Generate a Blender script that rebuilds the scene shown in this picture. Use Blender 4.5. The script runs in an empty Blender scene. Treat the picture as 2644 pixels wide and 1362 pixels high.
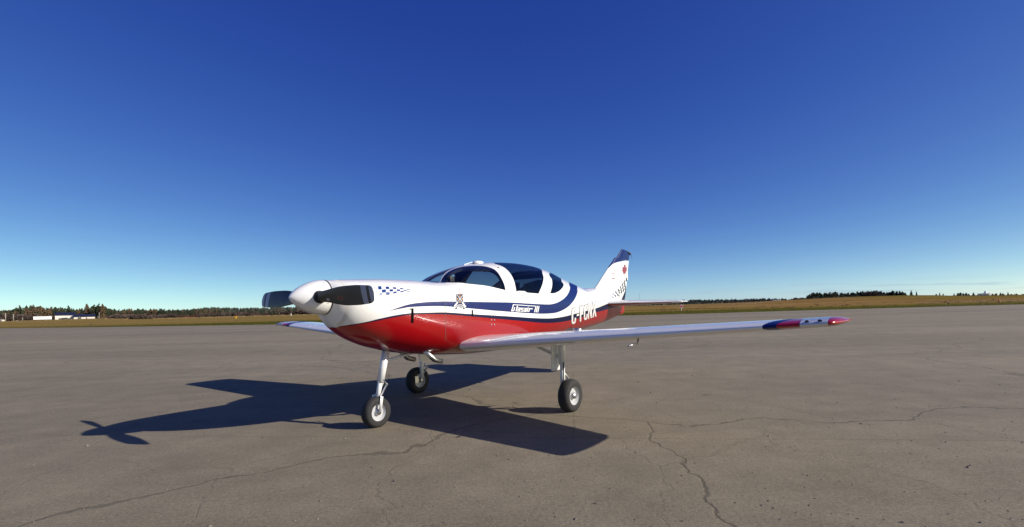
import bpy, bmesh, math, random
import numpy as np
from mathutils import Vector, Matrix
from mathutils.bvhtree import BVHTree
from mathutils.geometry import delaunay_2d_cdt

random.seed(7); rng = np.random.default_rng(7)
SC = bpy.context.scene
COL = SC.collection

# ------------------------------------------------------------------ camera, sky, sun, exposure
F, CX, HOR, ROLL, CAMH = 1300.0, 1322.0, 797.5, 0.0257, 1.104
cam_d = bpy.data.cameras.new('camera')
cam = bpy.data.objects.new('camera', cam_d); COL.objects.link(cam)
cam_d.sensor_width = 36.0; cam_d.lens = F / 2644 * 36
cam_d.shift_y = (HOR - 681) / 2644
cam_d.clip_start = 0.05; cam_d.clip_end = 20000
cam.location = (0, 0, CAMH); cam.rotation_euler = (math.pi / 2, ROLL, 0)
SC.camera = cam

SUN_AZ, SUN_EL = math.radians(75), math.radians(28)       # azimuth measured from straight behind the camera towards its right
sun_dir = Vector((math.sin(SUN_AZ) * math.cos(SUN_EL), -math.cos(SUN_AZ) * math.cos(SUN_EL), math.sin(SUN_EL)))
W = bpy.data.worlds.new('World'); SC.world = W; W.use_nodes = True
nt = W.node_tree; nt.nodes.clear()
sky = nt.nodes.new('ShaderNodeTexSky'); sky.sky_type = 'NISHITA'; sky.sun_disc = False
sky.sun_elevation = SUN_EL; sky.sun_rotation = math.atan2(sun_dir.x, sun_dir.y)
sky.altitude = 40; sky.air_density = 0.4; sky.dust_density = 0.3; sky.ozone_density = 1.0
bg = nt.nodes.new('ShaderNodeBackground'); bg.inputs['Strength'].default_value = 0.1
out = nt.nodes.new('ShaderNodeOutputWorld')
nt.links.new(bg.outputs[0], out.inputs[0])
# one grade over the whole dome: the deep, contrasty blue of the clear autumn day
def wn(t, **k):
    n = nt.nodes.new(t)
    for a, b in k.items(): setattr(n, a, b)
    return n
def wmath(op, a, b):
    n = wn('ShaderNodeMath', operation=op)
    for i, x in enumerate((a, b)):
        if isinstance(x, (int, float)): n.inputs[i].default_value = x
        else: nt.links.new(x, n.inputs[i])
    return n.outputs[0]
sepc, comb = wn('ShaderNodeSeparateColor'), wn('ShaderNodeCombineColor')
nt.links.new(sky.outputs[0], sepc.inputs[0])
for i, (a_, g_) in enumerate(((1.80, 1.50), (1.56, 1.305), (1.02, .64))):
    k = wmath('POWER', wmath('MULTIPLY', sepc.outputs[i], .1), g_)
    nt.links.new(wmath('MULTIPLY', k, a_ / 1.275 / .1), comb.inputs[i])
# faint flat streaks of cloud low over the horizon
wtc = wn('ShaderNodeTexCoord'); wsep = wn('ShaderNodeSeparateXYZ'); nt.links.new(wtc.outputs['Generated'], wsep.inputs[0])
wmp = wn('ShaderNodeMapping'); wmp.inputs['Scale'].default_value = (9, 9, 190); wmp.inputs['Location'].default_value = (3.1, 0, .7); nt.links.new(wtc.outputs['Generated'], wmp.inputs[0])
wno = wn('ShaderNodeTexNoise'); wno.inputs['Scale'].default_value = 1.0; wno.inputs['Detail'].default_value = 7; wno.inputs['Roughness'].default_value = .6; nt.links.new(wmp.outputs[0], wno.inputs['Vector'])
def wrange(x, a, b, c=0.0, d=1.0):
    r = wn('ShaderNodeMapRange', interpolation_type='SMOOTHSTEP'); nt.links.new(x, r.inputs[0])
    for i, q in enumerate((a, b, c, d)): r.inputs[i + 1].default_value = q
    return r.outputs[0]
cl = wmath('MULTIPLY', wrange(wno.outputs[0], .50, .68), wmath('MULTIPLY', wrange(wsep.outputs['Z'], .008, .014), wrange(wsep.outputs['Z'], .026, .034, 1, 0)))
cl = wmath('MULTIPLY', cl, wrange(wsep.outputs['X'], .18, .36))
wmix = wn('ShaderNodeMix', data_type='RGBA'); nt.links.new(wmath('MULTIPLY', cl, .42), wmix.inputs[0]); nt.links.new(comb.outputs[0], wmix.inputs[6]); wmix.inputs[7].default_value = (3.0, 4.0, 5.0, 1)
nt.links.new(wmix.outputs[2], bg.inputs[0])

sl = bpy.data.lights.new('sun', 'SUN'); sl.energy = 4.6; sl.angle = math.radians(0.5); sl.color = (1.0, 0.94, 0.84)
so = bpy.data.objects.new('sun', sl); COL.objects.link(so)
so.rotation_euler = sun_dir.to_track_quat('Z', 'Y').to_euler(); so.location = (30, -20, 30)

SC.render.engine = 'CYCLES'
SC.view_settings.view_transform = 'Standard'; SC.view_settings.look = 'None'
SC.view_settings.exposure = 0.35; SC.view_settings.gamma = 1.0; SC.view_settings.use_curve_mapping = False
SC.cycles.max_bounces = 8; SC.cycles.transparent_max_bounces = 12
SC.cycles.use_denoising = True

# ------------------------------------------------------------------ helpers
def put(o, label=None, cat=None, group=None, kind=None):
    if label: o['label'] = label
    if cat: o['category'] = cat
    if group: o['group'] = group
    if kind: o['kind'] = kind
    return o

def empty(name, loc, rz=0.0, **k):
    o = bpy.data.objects.new(name, None); COL.objects.link(o)
    o.location = loc; o.rotation_euler = (0, 0, rz); o.empty_display_size = 0.2
    return put(o, **k)

def mesh_obj(name, verts, faces, mats, parent=None, fm=None, smooth=False, normals=None, **k):
    me = bpy.data.meshes.new(name)
    me.from_pydata([tuple(map(float, v)) for v in verts], [], [tuple(f) for f in faces])
    for m in (mats if isinstance(mats, (list, tuple)) else [mats]): me.materials.append(m)
    if fm is not None: me.polygons.foreach_set('material_index', np.asarray(fm, dtype=np.int32))
    if smooth: me.polygons.foreach_set('use_smooth', np.ones(len(me.polygons), dtype=bool))
    me.update()
    if normals is not None: me.normals_split_custom_set_from_vertices([tuple(map(float, n)) for n in normals])
    o = bpy.data.objects.new(name, me); COL.objects.link(o)
    if parent is not None: o.parent = parent
    return put(o, **k)

class MB:
    """collects simple solids into one mesh"""
    def __init__(s): s.v, s.f, s.m = [], [], []
    def add(s, v, f, m=0):
        n = len(s.v); s.v += [tuple(x) for x in v]; s.f += [tuple(i + n for i in q) for q in f]; s.m += [m] * len(f); return s
    def box(s, c, d, m=0, M=None):
        x, y, z = c; a, b, h = d[0] / 2, d[1] / 2, d[2] / 2
        v = [(x + i * a, y + j * b, z + k * h) for k in (-1, 1) for j in (-1, 1) for i in (-1, 1)]
        if M is not None: v = [tuple(M @ Vector(p)) for p in v]
        return s.add(v, [(0, 2, 3, 1), (4, 5, 7, 6), (0, 1, 5, 4), (2, 6, 7, 3), (0, 4, 6, 2), (1, 3, 7, 5)], m)
    def tube(s, pts, rad, n=10, m=0, cap=True):
        pts = [Vector(p) for p in pts]
        if not isinstance(rad, (list, tuple)): rad = [rad] * len(pts)
        v = []; f = []
        for i, p in enumerate(pts):
            d = (pts[min(i + 1, len(pts) - 1)] - pts[max(i - 1, 0)]).normalized()
            u = d.orthogonal().normalized() if abs(d.z) > .9 else d.cross(Vector((0, 0, 1))).normalized()
            if abs(d.z) > .9: u = Vector((1, 0, 0)) - d * d.x; u.normalize()
            w = d.cross(u)
            for k in range(n):
                a = 2 * math.pi * k / n; v.append(p + (u * math.cos(a) + w * math.sin(a)) * rad[i])
        for i in range(len(pts) - 1):
            for k in range(n):
                f.append((i * n + k, i * n + (k + 1) % n, (i + 1) * n + (k + 1) % n, (i + 1) * n + k))
        if cap: f.append(tuple(range(n))[::-1]); f.append(tuple((len(pts) - 1) * n + k for k in range(n)))
        return s.add(v, f, m)
    def lathe(s, prof, c, axis='Y', n=24, m=0):
        v = []; f = []
        for r, h in prof:
            for k in range(n):
                a = 2 * math.pi * k / n; p = (r * math.cos(a), r * math.sin(a))
                v.append({'Y': (c[0] + p[0], c[1] + h, c[2] + p[1]), 'Z': (c[0] + p[0], c[1] + p[1], c[2] + h),
                          'X': (c[0] + h, c[1] + p[0], c[2] + p[1])}[axis])
        for i in range(len(prof) - 1):
            for k in range(n):
                f.append((i * n + k, i * n + (k + 1) % n, (i + 1) * n + (k + 1) % n, (i + 1) * n + k))
        return s.add(v, f, m)
    def build(s, name, mats, parent=None, smooth=False, **k):
        return mesh_obj(name, s.v, s.f, mats, parent, s.m, smooth, **k)

def auto_smooth(o, deg=35):
    me = o.data
    me.polygons.foreach_set('use_smooth', np.ones(len(me.polygons), dtype=bool))
    me.set_sharp_from_angle(angle=math.radians(deg)); return o

def pchip(xs, ys):
    xs = np.array(xs, float); ys = np.array(ys, float)
    hh = np.diff(xs); dl = np.diff(ys) / hh; d = np.zeros_like(ys)
    for i in range(1, len(xs) - 1):
        if dl[i - 1] * dl[i] > 0:
            w1 = 2 * hh[i] + hh[i - 1]; w2 = hh[i] + 2 * hh[i - 1]
            d[i] = (w1 + w2) / (w1 / dl[i - 1] + w2 / dl[i])
    d[0] = dl[0]; d[-1] = dl[-1]
    def fn(x):
        x = np.clip(np.asarray(x, float), xs[0], xs[-1])
        i = np.clip(np.searchsorted(xs, x, side='right') - 1, 0, len(xs) - 2)
        t = (x - xs[i]) / hh[i]
        return ((1 + 2 * t) * (1 - t) ** 2 * ys[i] + t * (1 - t) ** 2 * hh[i] * d[i]
                + t * t * (3 - 2 * t) * ys[i + 1] + t * t * (t - 1) * hh[i] * d[i + 1])
    return fn

def srgb(r, g, b):
    return tuple((c / 255 / 12.92 if c / 255 <= .04045 else ((c / 255 + .055) / 1.055) ** 2.4) for c in (r, g, b))

# image column / row of the photograph <-> directions from the camera
def ray_ab(u, v):
    x, y = (u - CX) / F, (HOR - v) / F
    b = (y - ROLL * x) / (1 + ROLL ** 2); return x + ROLL * b, b
def hor(u): return HOR - ROLL * (u - CX)

# ------------------------------------------------------------------ materials
def new_mat(name):
    m = bpy.data.materials.new(name); m.use_nodes = True
    n = m.node_tree.nodes; return m, n, m.node_tree.links, n['Principled BSDF']

def paint(name, col, rough=.22, coat=.6, var=.04, dirt=.12, scale=3.0, spec=.5, metallic=0.0, bump=0.0, bscale=200):
    """base colour with a little wear: soft blotches, fine grain and roughness that wanders"""
    m, n, l, p = new_mat(name)
    tc = n.new('ShaderNodeTexCoord')
    t1 = n.new('ShaderNodeTexNoise'); t1.inputs['Scale'].default_value = scale; t1.inputs['Detail'].default_value = 6
    l.new(tc.outputs['Object'], t1.inputs['Vector'])
    r = n.new('ShaderNodeMapRange'); r.inputs[1].default_value = .3; r.inputs[2].default_value = .75
    r.inputs[3].default_value = 1 - var - dirt * .3; r.inputs[4].default_value = 1 + var
    l.new(t1.outputs[0], r.inputs[0])
    mx = n.new('ShaderNodeVectorMath'); mx.operation = 'SCALE'; mx.inputs[0].default_value = col[:3]
    l.new(r.outputs[0], mx.inputs['Scale']); l.new(mx.outputs[0], p.inputs['Base Color'])
    t2 = n.new('ShaderNodeTexNoise'); t2.inputs['Scale'].default_value = scale * 7; t2.inputs['Detail'].default_value = 4
    l.new(tc.outputs['Object'], t2.inputs['Vector'])
    r2 = n.new('ShaderNodeMapRange'); r2.inputs[3].default_value = rough * .75; r2.inputs[4].default_value = rough * 1.35
    l.new(t2.outputs[0], r2.inputs[0]); l.new(r2.outputs[0], p.inputs['Roughness'])
    p.inputs['Metallic'].default_value = metallic; p.inputs['Specular IOR Level'].default_value = spec
    p.inputs['Coat Weight'].default_value = coat; p.inputs['Coat Roughness'].default_value = .06
    if bump:
        t3 = n.new('ShaderNodeTexNoise'); t3.inputs['Scale'].default_value = bscale; t3.inputs['Detail'].default_value = 3
        l.new(tc.outputs['Object'], t3.inputs['Vector'])
        b = n.new('ShaderNodeBump'); b.inputs['Strength'].default_value = bump; b.inputs['Distance'].default_value = .01
        l.new(t3.outputs[0], b.inputs['Height']); l.new(b.outputs[0], p.inputs['Normal'])
    return m

M_white = paint('white_gloss_paint', (.80, .79, .76), .2, .7, .015, .05)
M_red = paint('red_gloss_paint', srgb(152, 9, 15), .22, .5, .03, .06)
M_blue = paint('navy_gloss_paint', srgb(8, 27, 88), .3, .06, .03, .05, spec=.3)
M_dblue = paint('dark_navy_paint', srgb(8, 16, 54), .3, .06, .03, .05, spec=.3)
M_black = paint('black_rubber', (.012, .012, .013), .6, 0, .1, .1, 8)
M_dgrey = paint('dark_trim', (.03, .031, .034), .5, 0, .1, .1, 6, bump=.15)
M_frit = paint('black_window_border', (.006, .007, .011), .12, .5, .05, .05)
M_liner = paint('dark_cabin_lining', (.035, .035, .037), .8, 0, .08, .1, 6, bump=.3, bscale=120)
M_seat = paint('dark_seat_cloth', (.045, .043, .042), .9, 0, .12, .1, 9, bump=.4, bscale=260)
M_seam = paint('panel_gap', (.10, .10, .10), .7, 0, .05, .05)
M_prop = paint('matt_black_blade', (.060, .057, .048), .48, .1, .12, .2, 9, bump=.05, bscale=90)
M_band = paint('grey_tip_band', (.40, .41, .46), .45, .1, .05, .1)
M_lgrey = paint('pale_grey_print', (.45, .45, .46), .5, .1, .05, .1)
M_metal = paint('bare_metal', (.55, .55, .55), .35, 0, .06, .15, 12, metallic=1)
M_gold = paint('gold_print', srgb(205, 150, 70), .4, .2, .1, .1, 60)
M_pred = paint('red_print', srgb(140, 26, 34), .35, .4, .05, .05)
M_brown = paint('brown_print', srgb(150, 105, 95), .5, .1, .1, .1)
M_check = paint('blue_check_print', srgb(8, 50, 120), .3, .4, .12, .1, 14)
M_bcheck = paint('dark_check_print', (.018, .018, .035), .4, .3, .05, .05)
M_mattblack = paint('matt_black', (.003, .003, .003), .95, 0, .1, .1, spec=.1)  # near-black fill for the flat strips and the belly panel
M_tyre = paint('tyre_rubber', (.022, .021, .021), .75, 0, .15, .3, 12, bump=.3, bscale=150)

def glass(name, tint, rough=.02):
    m, n, l, p = new_mat(name); n.remove(p)
    tr = n.new('ShaderNodeBsdfTransparent')
    gl = n.new('ShaderNodeBsdfGlossy'); gl.inputs['Roughness'].default_value = rough
    tc = n.new('ShaderNodeTexCoord'); ns = n.new('ShaderNodeTexNoise'); ns.inputs['Scale'].default_value = 2.5
    l.new(tc.outputs['Object'], ns.inputs['Vector'])
    mr = n.new('ShaderNodeMapRange'); mr.inputs[3].default_value = .94; mr.inputs[4].default_value = 1.06
    l.new(ns.outputs[0], mr.inputs[0])
    vm = n.new('ShaderNodeVectorMath'); vm.operation = 'SCALE'; vm.inputs[0].default_value = tint
    l.new(mr.outputs[0], vm.inputs['Scale']); l.new(vm.outputs[0], tr.inputs[0])
    lw = n.new('ShaderNodeLayerWeight'); lw.inputs[0].default_value = .5; pw = n.new('ShaderNodeMath'); pw.operation = 'POWER'; pw.inputs[1].default_value = 4.0; l.new(lw.outputs['Facing'], pw.inputs[0])
    fr = n.new('ShaderNodeMath'); fr.operation = 'MULTIPLY_ADD'; fr.inputs[1].default_value = .75; fr.inputs[2].default_value = .05; l.new(pw.outputs[0], fr.inputs[0])
    mx = n.new('ShaderNodeMixShader'); l.new(fr.outputs[0], mx.inputs[0]); l.new(tr.outputs[0], mx.inputs[1]); l.new(gl.outputs[0], mx.inputs[2])
    l.new(mx.outputs[0], n['Material Output'].inputs[0]); return m
M_glass = glass('tinted_canopy_glass', (.82, .85, .86))
M_smoke = glass('smoked_canopy_glass', (.27, .30, .36))
M_wind = glass('blue_tinted_windscreen', (.56, .62, .70))
M_lens = glass('clear_lens', (.93, .94, .95))

def foliage(name, c1, c2, scale=.35):
    m, n, l, p = new_mat(name)
    g = n.new('ShaderNodeObjectInfo'); tc = n.new('ShaderNodeTexCoord')
    ns = n.new('ShaderNodeTexNoise'); ns.inputs['Scale'].default_value = scale; ns.inputs['Detail'].default_value = 5
    l.new(tc.outputs['Object'], ns.inputs['Vector'])
    ad = n.new('ShaderNodeMath'); ad.operation = 'MULTIPLY_ADD'; ad.inputs[1].default_value = .55; l.new(g.outputs['Random'], ad.inputs[0])
    l.new(ns.outputs[0], ad.inputs[2])
    mr = n.new('ShaderNodeMapRange'); mr.inputs[1].default_value = .35; mr.inputs[2].default_value = 1.15; l.new(ad.outputs[0], mr.inputs[0])
    mx = n.new('ShaderNodeMix'); mx.data_type = 'RGBA'; mx.inputs[6].default_value = (*c1, 1); mx.inputs[7].default_value = (*c2, 1)
    l.new(mr.outputs[0], mx.inputs[0]); l.new(mx.outputs[2], p.inputs['Base Color'])
    p.inputs['Roughness'].default_value = .8; p.inputs['Specular IOR Level'].default_value = .2
    return m
M_spruce = foliage('spruce_needles', (.018, .026, .014), (.042, .050, .024))
M_larch = foliage('autumn_larch_needles', (.058, .038, .021), (.105, .068, .034))
M_alder = foliage('bare_alder_twigs', (.062, .045, .036), (.110, .080, .064))
M_ralder = foliage('reddish_bare_twigs', (.12, .038, .026), (.16, .055, .038))
M_bark = foliage('grey_bark', (.07, .06, .05), (.12, .10, .085), 2)
M_fforest = foliage('far_forest', (.024, .034, .026), (.060, .062, .044), .05)
M_straw = foliage('dry_straw_grass', (.34, .235, .10), (.46, .32, .15), .2)
M_tuft = foliage('green_verge_grass', (.060, .066, .010), (.120, .112, .022), .6)
M_weed = foliage('dark_weeds', (.06, .04, .02), (.12, .085, .04), .5)

# ------------------------------------------------------------------ the setting: ground, apron, runway
gcol = pchip([-900, -200, 0, 110, 235, 320, 420, 830, 1300, 1700, 1900, 2050, 2200, 2350, 2500, 2644, 3200],
             [1.2, 1.15, 1.1, 1.15, 1.3, .7, .1, .1, .4, .75, 1.2, 2.2, 3.2, 3.3, 1.9, 1.5, 1.5])
def zg(x, y):
    y_ = max(y, 1.0); u = CX + F * x / y_
    t = min(max((y - 95) / 250, 0), 1); t = t * t * (3 - 2 * t)
    return float(gcol(u)) * t * (1 if y > 1 else 0)
def at(u, Y, dz=0.0):
    x = (u - CX) / F * Y
    return Vector((x, Y, zg(x, Y) + dz))
def row_z(u, v, Y): return CAMH + ray_ab(u, v)[1] * Y

def ground_material():
    m, n, l, p = new_mat('autumn_field_grass')
    tc = n.new('ShaderNodeTexCoord'); sep = n.new('ShaderNodeSeparateXYZ'); l.new(tc.outputs['Object'], sep.inputs[0])
    def noise(scale, vec=None, det=6, rough=.6):
        t = n.new('ShaderNodeTexNoise'); t.inputs['Scale'].default_value = scale; t.inputs['Detail'].default_value = det
        t.inputs['Roughness'].default_value = rough
        if vec is None: l.new(tc.outputs['Object'], t.inputs['Vector'])
        else:
            mp = n.new('ShaderNodeMapping'); mp.inputs['Scale'].default_value = vec; l.new(tc.outputs['Object'], mp.inputs[0]); l.new(mp.outputs[0], t.inputs['Vector'])
        return t
    def mixc(f, a, b):
        mx = n.new('ShaderNodeMix'); mx.data_type = 'RGBA'; l.new(f, mx.inputs[0])
        for s, c in ((6, a), (7, b)):
            if isinstance(c, tuple): mx.inputs[s].default_value = (*c, 1)
            else: l.new(c, mx.inputs[s])
        return mx.outputs[2]
    def rng_(x, a, b):
        r = n.new('ShaderNodeMapRange'); r.inputs[1].default_value = a; r.inputs[2].default_value = b; r.interpolation_type = 'SMOOTHSTEP'
        l.new(x, r.inputs[0]); return r.outputs[0]
    # mown verge nearest the apron is still green, the field beyond is tan, with long wind-drawn streaks
    wob = noise(.03, (1, .5, 1)); wm = n.new('ShaderNodeMath'); wm.operation = 'MULTIPLY_ADD'; wm.inputs[1].default_value = 46
    l.new(wob.outputs[0], wm.inputs[0]); l.new(sep.outputs['Y'], wm.inputs[2])
    verge = rng_(wm.outputs[0], 98, 118)
    streak = noise(.05, (.12, 1, 1), 8, .7); fine = noise(1.2, None, 8, .75); patch = noise(.012, (.5, 1, 1), 5)
    green = mixc(rng_(fine.outputs[0], .35, .7), (.055, .060, .010), (.125, .112, .024))
    tan = mixc(rng_(streak.outputs[0], .38, .62), (.200, .108, .038), (.270, .170, .070))
    olive = mixc(rng_(streak.outputs[0], .4, .6), (.130, .098, .022), (.195, .140, .040))
    tan = mixc(rng_(patch.outputs[0], .42, .6), tan, olive)
    # left of the aircraft the field is more olive, right of it more russet
    ol = rng_(sep.outputs['X'], -40, 60)
    tan = mixc(ol, mixc(rng_(streak.outputs[0], .35, .65), (.180, .124, .038), (.245, .172, .062)), tan)
    base = mixc(verge, green, tan)
    spk = n.new('ShaderNodeVectorMath'); spk.operation = 'SCALE'; l.new(base, spk.inputs[0])
    sm = n.new('ShaderNodeMapRange'); sm.inputs[1].default_value = .3; sm.inputs[2].default_value = .7; sm.inputs[3].default_value = .78; sm.inputs[4].default_value = 1.2
    l.new(fine.outputs[0], sm.inputs[0]); l.new(sm.outputs[0], spk.inputs['Scale'])
    l.new(spk.outputs[0], p.inputs['Base Color'])
    p.inputs['Roughness'].default_value = 1.0; p.inputs['Specular IOR Level'].default_value = .0
    b = n.new('ShaderNodeBump'); b.inputs['Strength'].default_value = .6; b.inputs['Distance'].default_value = .25
    l.new(fine.outputs[0], b.inputs['Height']); l.new(b.outputs[0], p.inputs['Normal'])
    return m
M_field = ground_material()

ys = [-300, -60, -5, 2] + list(np.linspace(10, 90, 9)) + list(np.linspace(100, 380, 24)) + [420, 480, 560, 700, 900, 1200, 1700, 2600, 4000, 7000]
vs, fs = [], []
us = np.linspace(-1500, 4200, 90)
for y in ys:
    for u in us:
        x = (u - CX) / F * max(abs(y), 130)
        vs.append((x, y, zg(x, y) - .035 if y > 20 else -.035))
n_ = len(us)
for i in range(len(ys) - 1):
    for j in range(n_ - 1): fs.append((i * n_ + j, i * n_ + j + 1, (i + 1) * n_ + j + 1, (i + 1) * n_ + j))
mesh_obj('ground', vs, fs, M_field, smooth=True, kind='structure', label='flat grassy airfield, green verge turning to tan autumn grass')

def apron_material():
    m, n, l, p = new_mat('weathered_apron_asphalt')
    tc = n.new('ShaderNodeTexCoord')
    def noise(scale, vec=None, det=6, rough=.6, src=None):
        t = n.new('ShaderNodeTexNoise'); t.inputs['Scale'].default_value = scale; t.inputs['Detail'].default_value = det; t.inputs['Roughness'].default_value = rough
        s_ = src or tc.outputs['Object']
        if vec is not None:
            mp = n.new('ShaderNodeMapping'); mp.inputs['Scale'].default_value = vec; mp.inputs['Rotation'].default_value = (0, 0, .12); l.new(s_, mp.inputs[0]); s_ = mp.outputs[0]
        l.new(s_, t.inputs['Vector']); return t.outputs[0]
    def mr(x, a, b, c, d, sm=False):
        r = n.new('ShaderNodeMapRange'); r.inputs[1].default_value = a; r.inputs[2].default_value = b; r.inputs[3].default_value = c; r.inputs[4].default_value = d
        if sm: r.interpolation_type = 'SMOOTHSTEP'
        l.new(x, r.inputs[0]); return r.outputs[0]
    def mul(a, b):
        k = n.new('ShaderNodeMath'); k.operation = 'MULTIPLY'
        l.new(a, k.inputs[0]); l.new(b, k.inputs[1]); return k.outputs[0]
    big = noise(.22, None, 5); streak = noise(.22, (.10, 1, 1), 7, .68); mid = noise(2.2, None, 7, .65); fine = noise(38, None, 6, .72)
    vor = n.new('ShaderNodeTexVoronoi'); vor.inputs['Scale'].default_value = 95; l.new(tc.outputs['Object'], vor.inputs['Vector'])
    agg = mr(vor.outputs['Distance'], 0, .6, 1.14, .80)
    f = mul(mr(big, .3, .7, .92, 1.08), mr(streak, .34, .66, .86, 1.13)); f = mul(f, mr(mid, .3, .7, .84, 1.14)); f = mul(f, mr(fine, .3, .7, .80, 1.2)); f = mul(f, agg)
    # a few wandering cracks and oil drips
    wv = n.new('ShaderNodeVectorMath'); wv.operation = 'MULTIPLY_ADD'; wn = n.new('ShaderNodeTexNoise'); wn.inputs['Scale'].default_value = .8; wn.inputs['Detail'].default_value = 6
    l.new(tc.outputs['Object'], wn.inputs['Vector']); l.new(wn.outputs['Color'], wv.inputs[0]); wv.inputs[1].default_value = (1.3, 1.3, 0); l.new(tc.outputs['Object'], wv.inputs[2])
    hv_ = n.new('ShaderNodeTexNoise'); hv_.inputs['Scale'].default_value = 9; hv_.inputs['Detail'].default_value = 5; l.new(tc.outputs['Object'], hv_.inputs['Vector'])
    wv2 = n.new('ShaderNodeVectorMath'); wv2.operation = 'MULTIPLY_ADD'; l.new(hv_.outputs['Color'], wv2.inputs[0]); wv2.inputs[1].default_value = (.10, .10, 0); l.new(wv.outputs[0], wv2.inputs[2])
    def cracks(scale, a_, b_, dark):
        vc = n.new('ShaderNodeTexVoronoi'); vc.feature = 'DISTANCE_TO_EDGE'; vc.inputs['Scale'].default_value = scale; l.new(wv2.outputs[0], vc.inputs['Vector'])
        w_ = mr(mid, .35, .65, .3, 1.6); dv = n.new('ShaderNodeMath'); dv.operation = 'DIVIDE'; l.new(vc.outputs['Distance'], dv.inputs[0]); l.new(w_, dv.inputs[1])
        return mr(dv.outputs[0], a_, b_, dark, 1, True)
    cr = mul(cracks(.13, .0004, .0030, .62), mul(cracks(.55, .0006, .0050, .84), cracks(2.6, .001, .016, .95)))
    br = n.new('ShaderNodeTexBrick'); br.offset = .37; br.inputs['Scale'].default_value = 1; br.inputs['Mortar Size'].default_value = .010; br.inputs['Mortar Smooth'].default_value = .6; br.inputs['Brick Width'].default_value = 46; br.inputs['Row Height'].default_value = 4.3
    br.inputs['Color1'].default_value = (.93, .93, .93, 1); br.inputs['Color2'].default_value = (1.05, 1.05, 1.05, 1); br.inputs['Mortar'].default_value = (.74, .74, .74, 1)
    bm_ = n.new('ShaderNodeMapping'); bm_.inputs['Rotation'].default_value = (0, 0, .12); l.new(wv_ := n.new('ShaderNodeVectorMath').outputs[0], bm_.inputs[0]); nb_ = wv_.node; nb_.operation = 'MULTIPLY_ADD'; l.new(wn.outputs['Color'], nb_.inputs[0]); nb_.inputs[1].default_value = (.05, .05, 0); l.new(tc.outputs['Object'], nb_.inputs[2])
    l.new(bm_.outputs[0], br.inputs['Vector']); bw = n.new('ShaderNodeSeparateColor'); l.new(br.outputs['Color'], bw.inputs[0])
    vo = n.new('ShaderNodeTexVoronoi'); vo.inputs['Scale'].default_value = .9; l.new(wv2.outputs[0], vo.inputs['Vector'])
    oil = mr(vo.outputs['Distance'], .02, .085, .68, 1, True)
    blot = mr(noise(.55, None, 4, .5), .60, .74, 1, .86, True)
    f = mul(mul(mul(mul(f, cr), oil), bw.outputs[0]), blot)
    sc_ = n.new('ShaderNodeVectorMath'); sc_.operation = 'SCALE'; sc_.inputs[0].default_value = (.250, .210, .146); l.new(f, sc_.inputs['Scale'])
    l.new(sc_.outputs[0], p.inputs['Base Color'])
    p.inputs['Roughness'].default_value = .9; p.inputs['Specular IOR Level'].default_value = .25
    hsum = n.new('ShaderNodeMath'); hsum.operation = 'MULTIPLY_ADD'; hsum.inputs[1].default_value = .5; l.new(fine, hsum.inputs[0]); l.new(cr, hsum.inputs[2])
    b = n.new('ShaderNodeBump'); b.inputs['Strength'].default_value = .5; b.inputs['Distance'].default_value = .012
    l.new(hsum.outputs[0], b.inputs['Height']); l.new(b.outputs[0], p.inputs['Normal']); return m
M_apron = apron_material()
edge_f = pchip([-1400, -300, 0, 250, 400, 600, 800, 1560, 1700, 2144, 2644, 3400, 4600], [125, 100, 85, 71, 66, 59.5, 55.5, 57, 56.5, 60, 63, 66, 70])
top = []
for u in np.linspace(-1400, 4600, 420):
    Y = float(edge_f(u)) + rng.normal() * .22; top.append(((u - CX) / F * Y, Y))
L = len(top)
vs = [(x, y, 0) for x, y in top] + [(x, y, -.05) for x, y in top] + [(top[0][0], -120, 0), (top[-1][0], -120, 0)]
fs = [(i + L, i + 1 + L, i + 1, i) for i in range(L - 1)]
tri = [tuple(range(L)[::-1]) + (2 * L, 2 * L + 1)]
mesh_obj('apron', vs, fs + tri, M_apron, kind='structure', label='worn tan grey asphalt apron with streaks and cracks')

M_line = paint('faded_yellow_line', (.36, .24, .09), .85, 0, .25, .5, 1.5, bump=.2)
def ribbon(name, pts, w, z, mat, **k):
    v, f = [], []
    for i, (x, y) in enumerate(pts):
        d = Vector(pts[min(i + 1, len(pts) - 1)]) - Vector(pts[max(i - 1, 0)]); d = Vector((-d.y, d.x)).normalized() * w / 2
        v += [(x - d.x, y - d.y, z(x, y)), (x + d.x, y + d.y, z(x, y))]
    for i in range(len(pts) - 1): f.append((2 * i, 2 * i + 2, 2 * i + 3, 2 * i + 1))
    return mesh_obj(name, v, f, mat, **k)
def gpt(u, v): a, b = ray_ab(u, v); Y = -CAMH / b; return (a * Y, Y)
ctl = [gpt(1900, 826), gpt(2050, 821), gpt(2127, 817.6), gpt(2167, 814.5), gpt(2205, 809.5), gpt(2250, 804.5), gpt(2300, 800.5), gpt(2340, 798.2)]
fx, fy = pchip(range(8), [c[0] for c in ctl]), pchip(range(8), [c[1] for c in ctl])
ribbon('taxi_line', [(float(fx(t)), float(fy(t))) for t in np.linspace(0, 7, 50)], .16, lambda x, y: .004, M_line, kind='structure', label='faded yellow taxi line curving across the apron')
M_rwy = paint('pale_runway_surface', (.40, .36, .28), .9, 0, .1, .2, .1)
ribbon('runway', [(120 + 3.2 * t, 118 + t * .05) for t in np.linspace(-8, 120, 40)], 3.5, lambda x, y: zg(x, y) + .01, M_rwy, kind='structure', label='pale strip of runway crossing the field on the right')
ribbon('taxiway', [(64 + t, 205 + t * .35) for t in np.linspace(0, 46, 20)], 2.5, lambda x, y: zg(x, y) + .01, M_rwy, kind='structure', label='short pale strip of taxiway out in the tan field')

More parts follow.
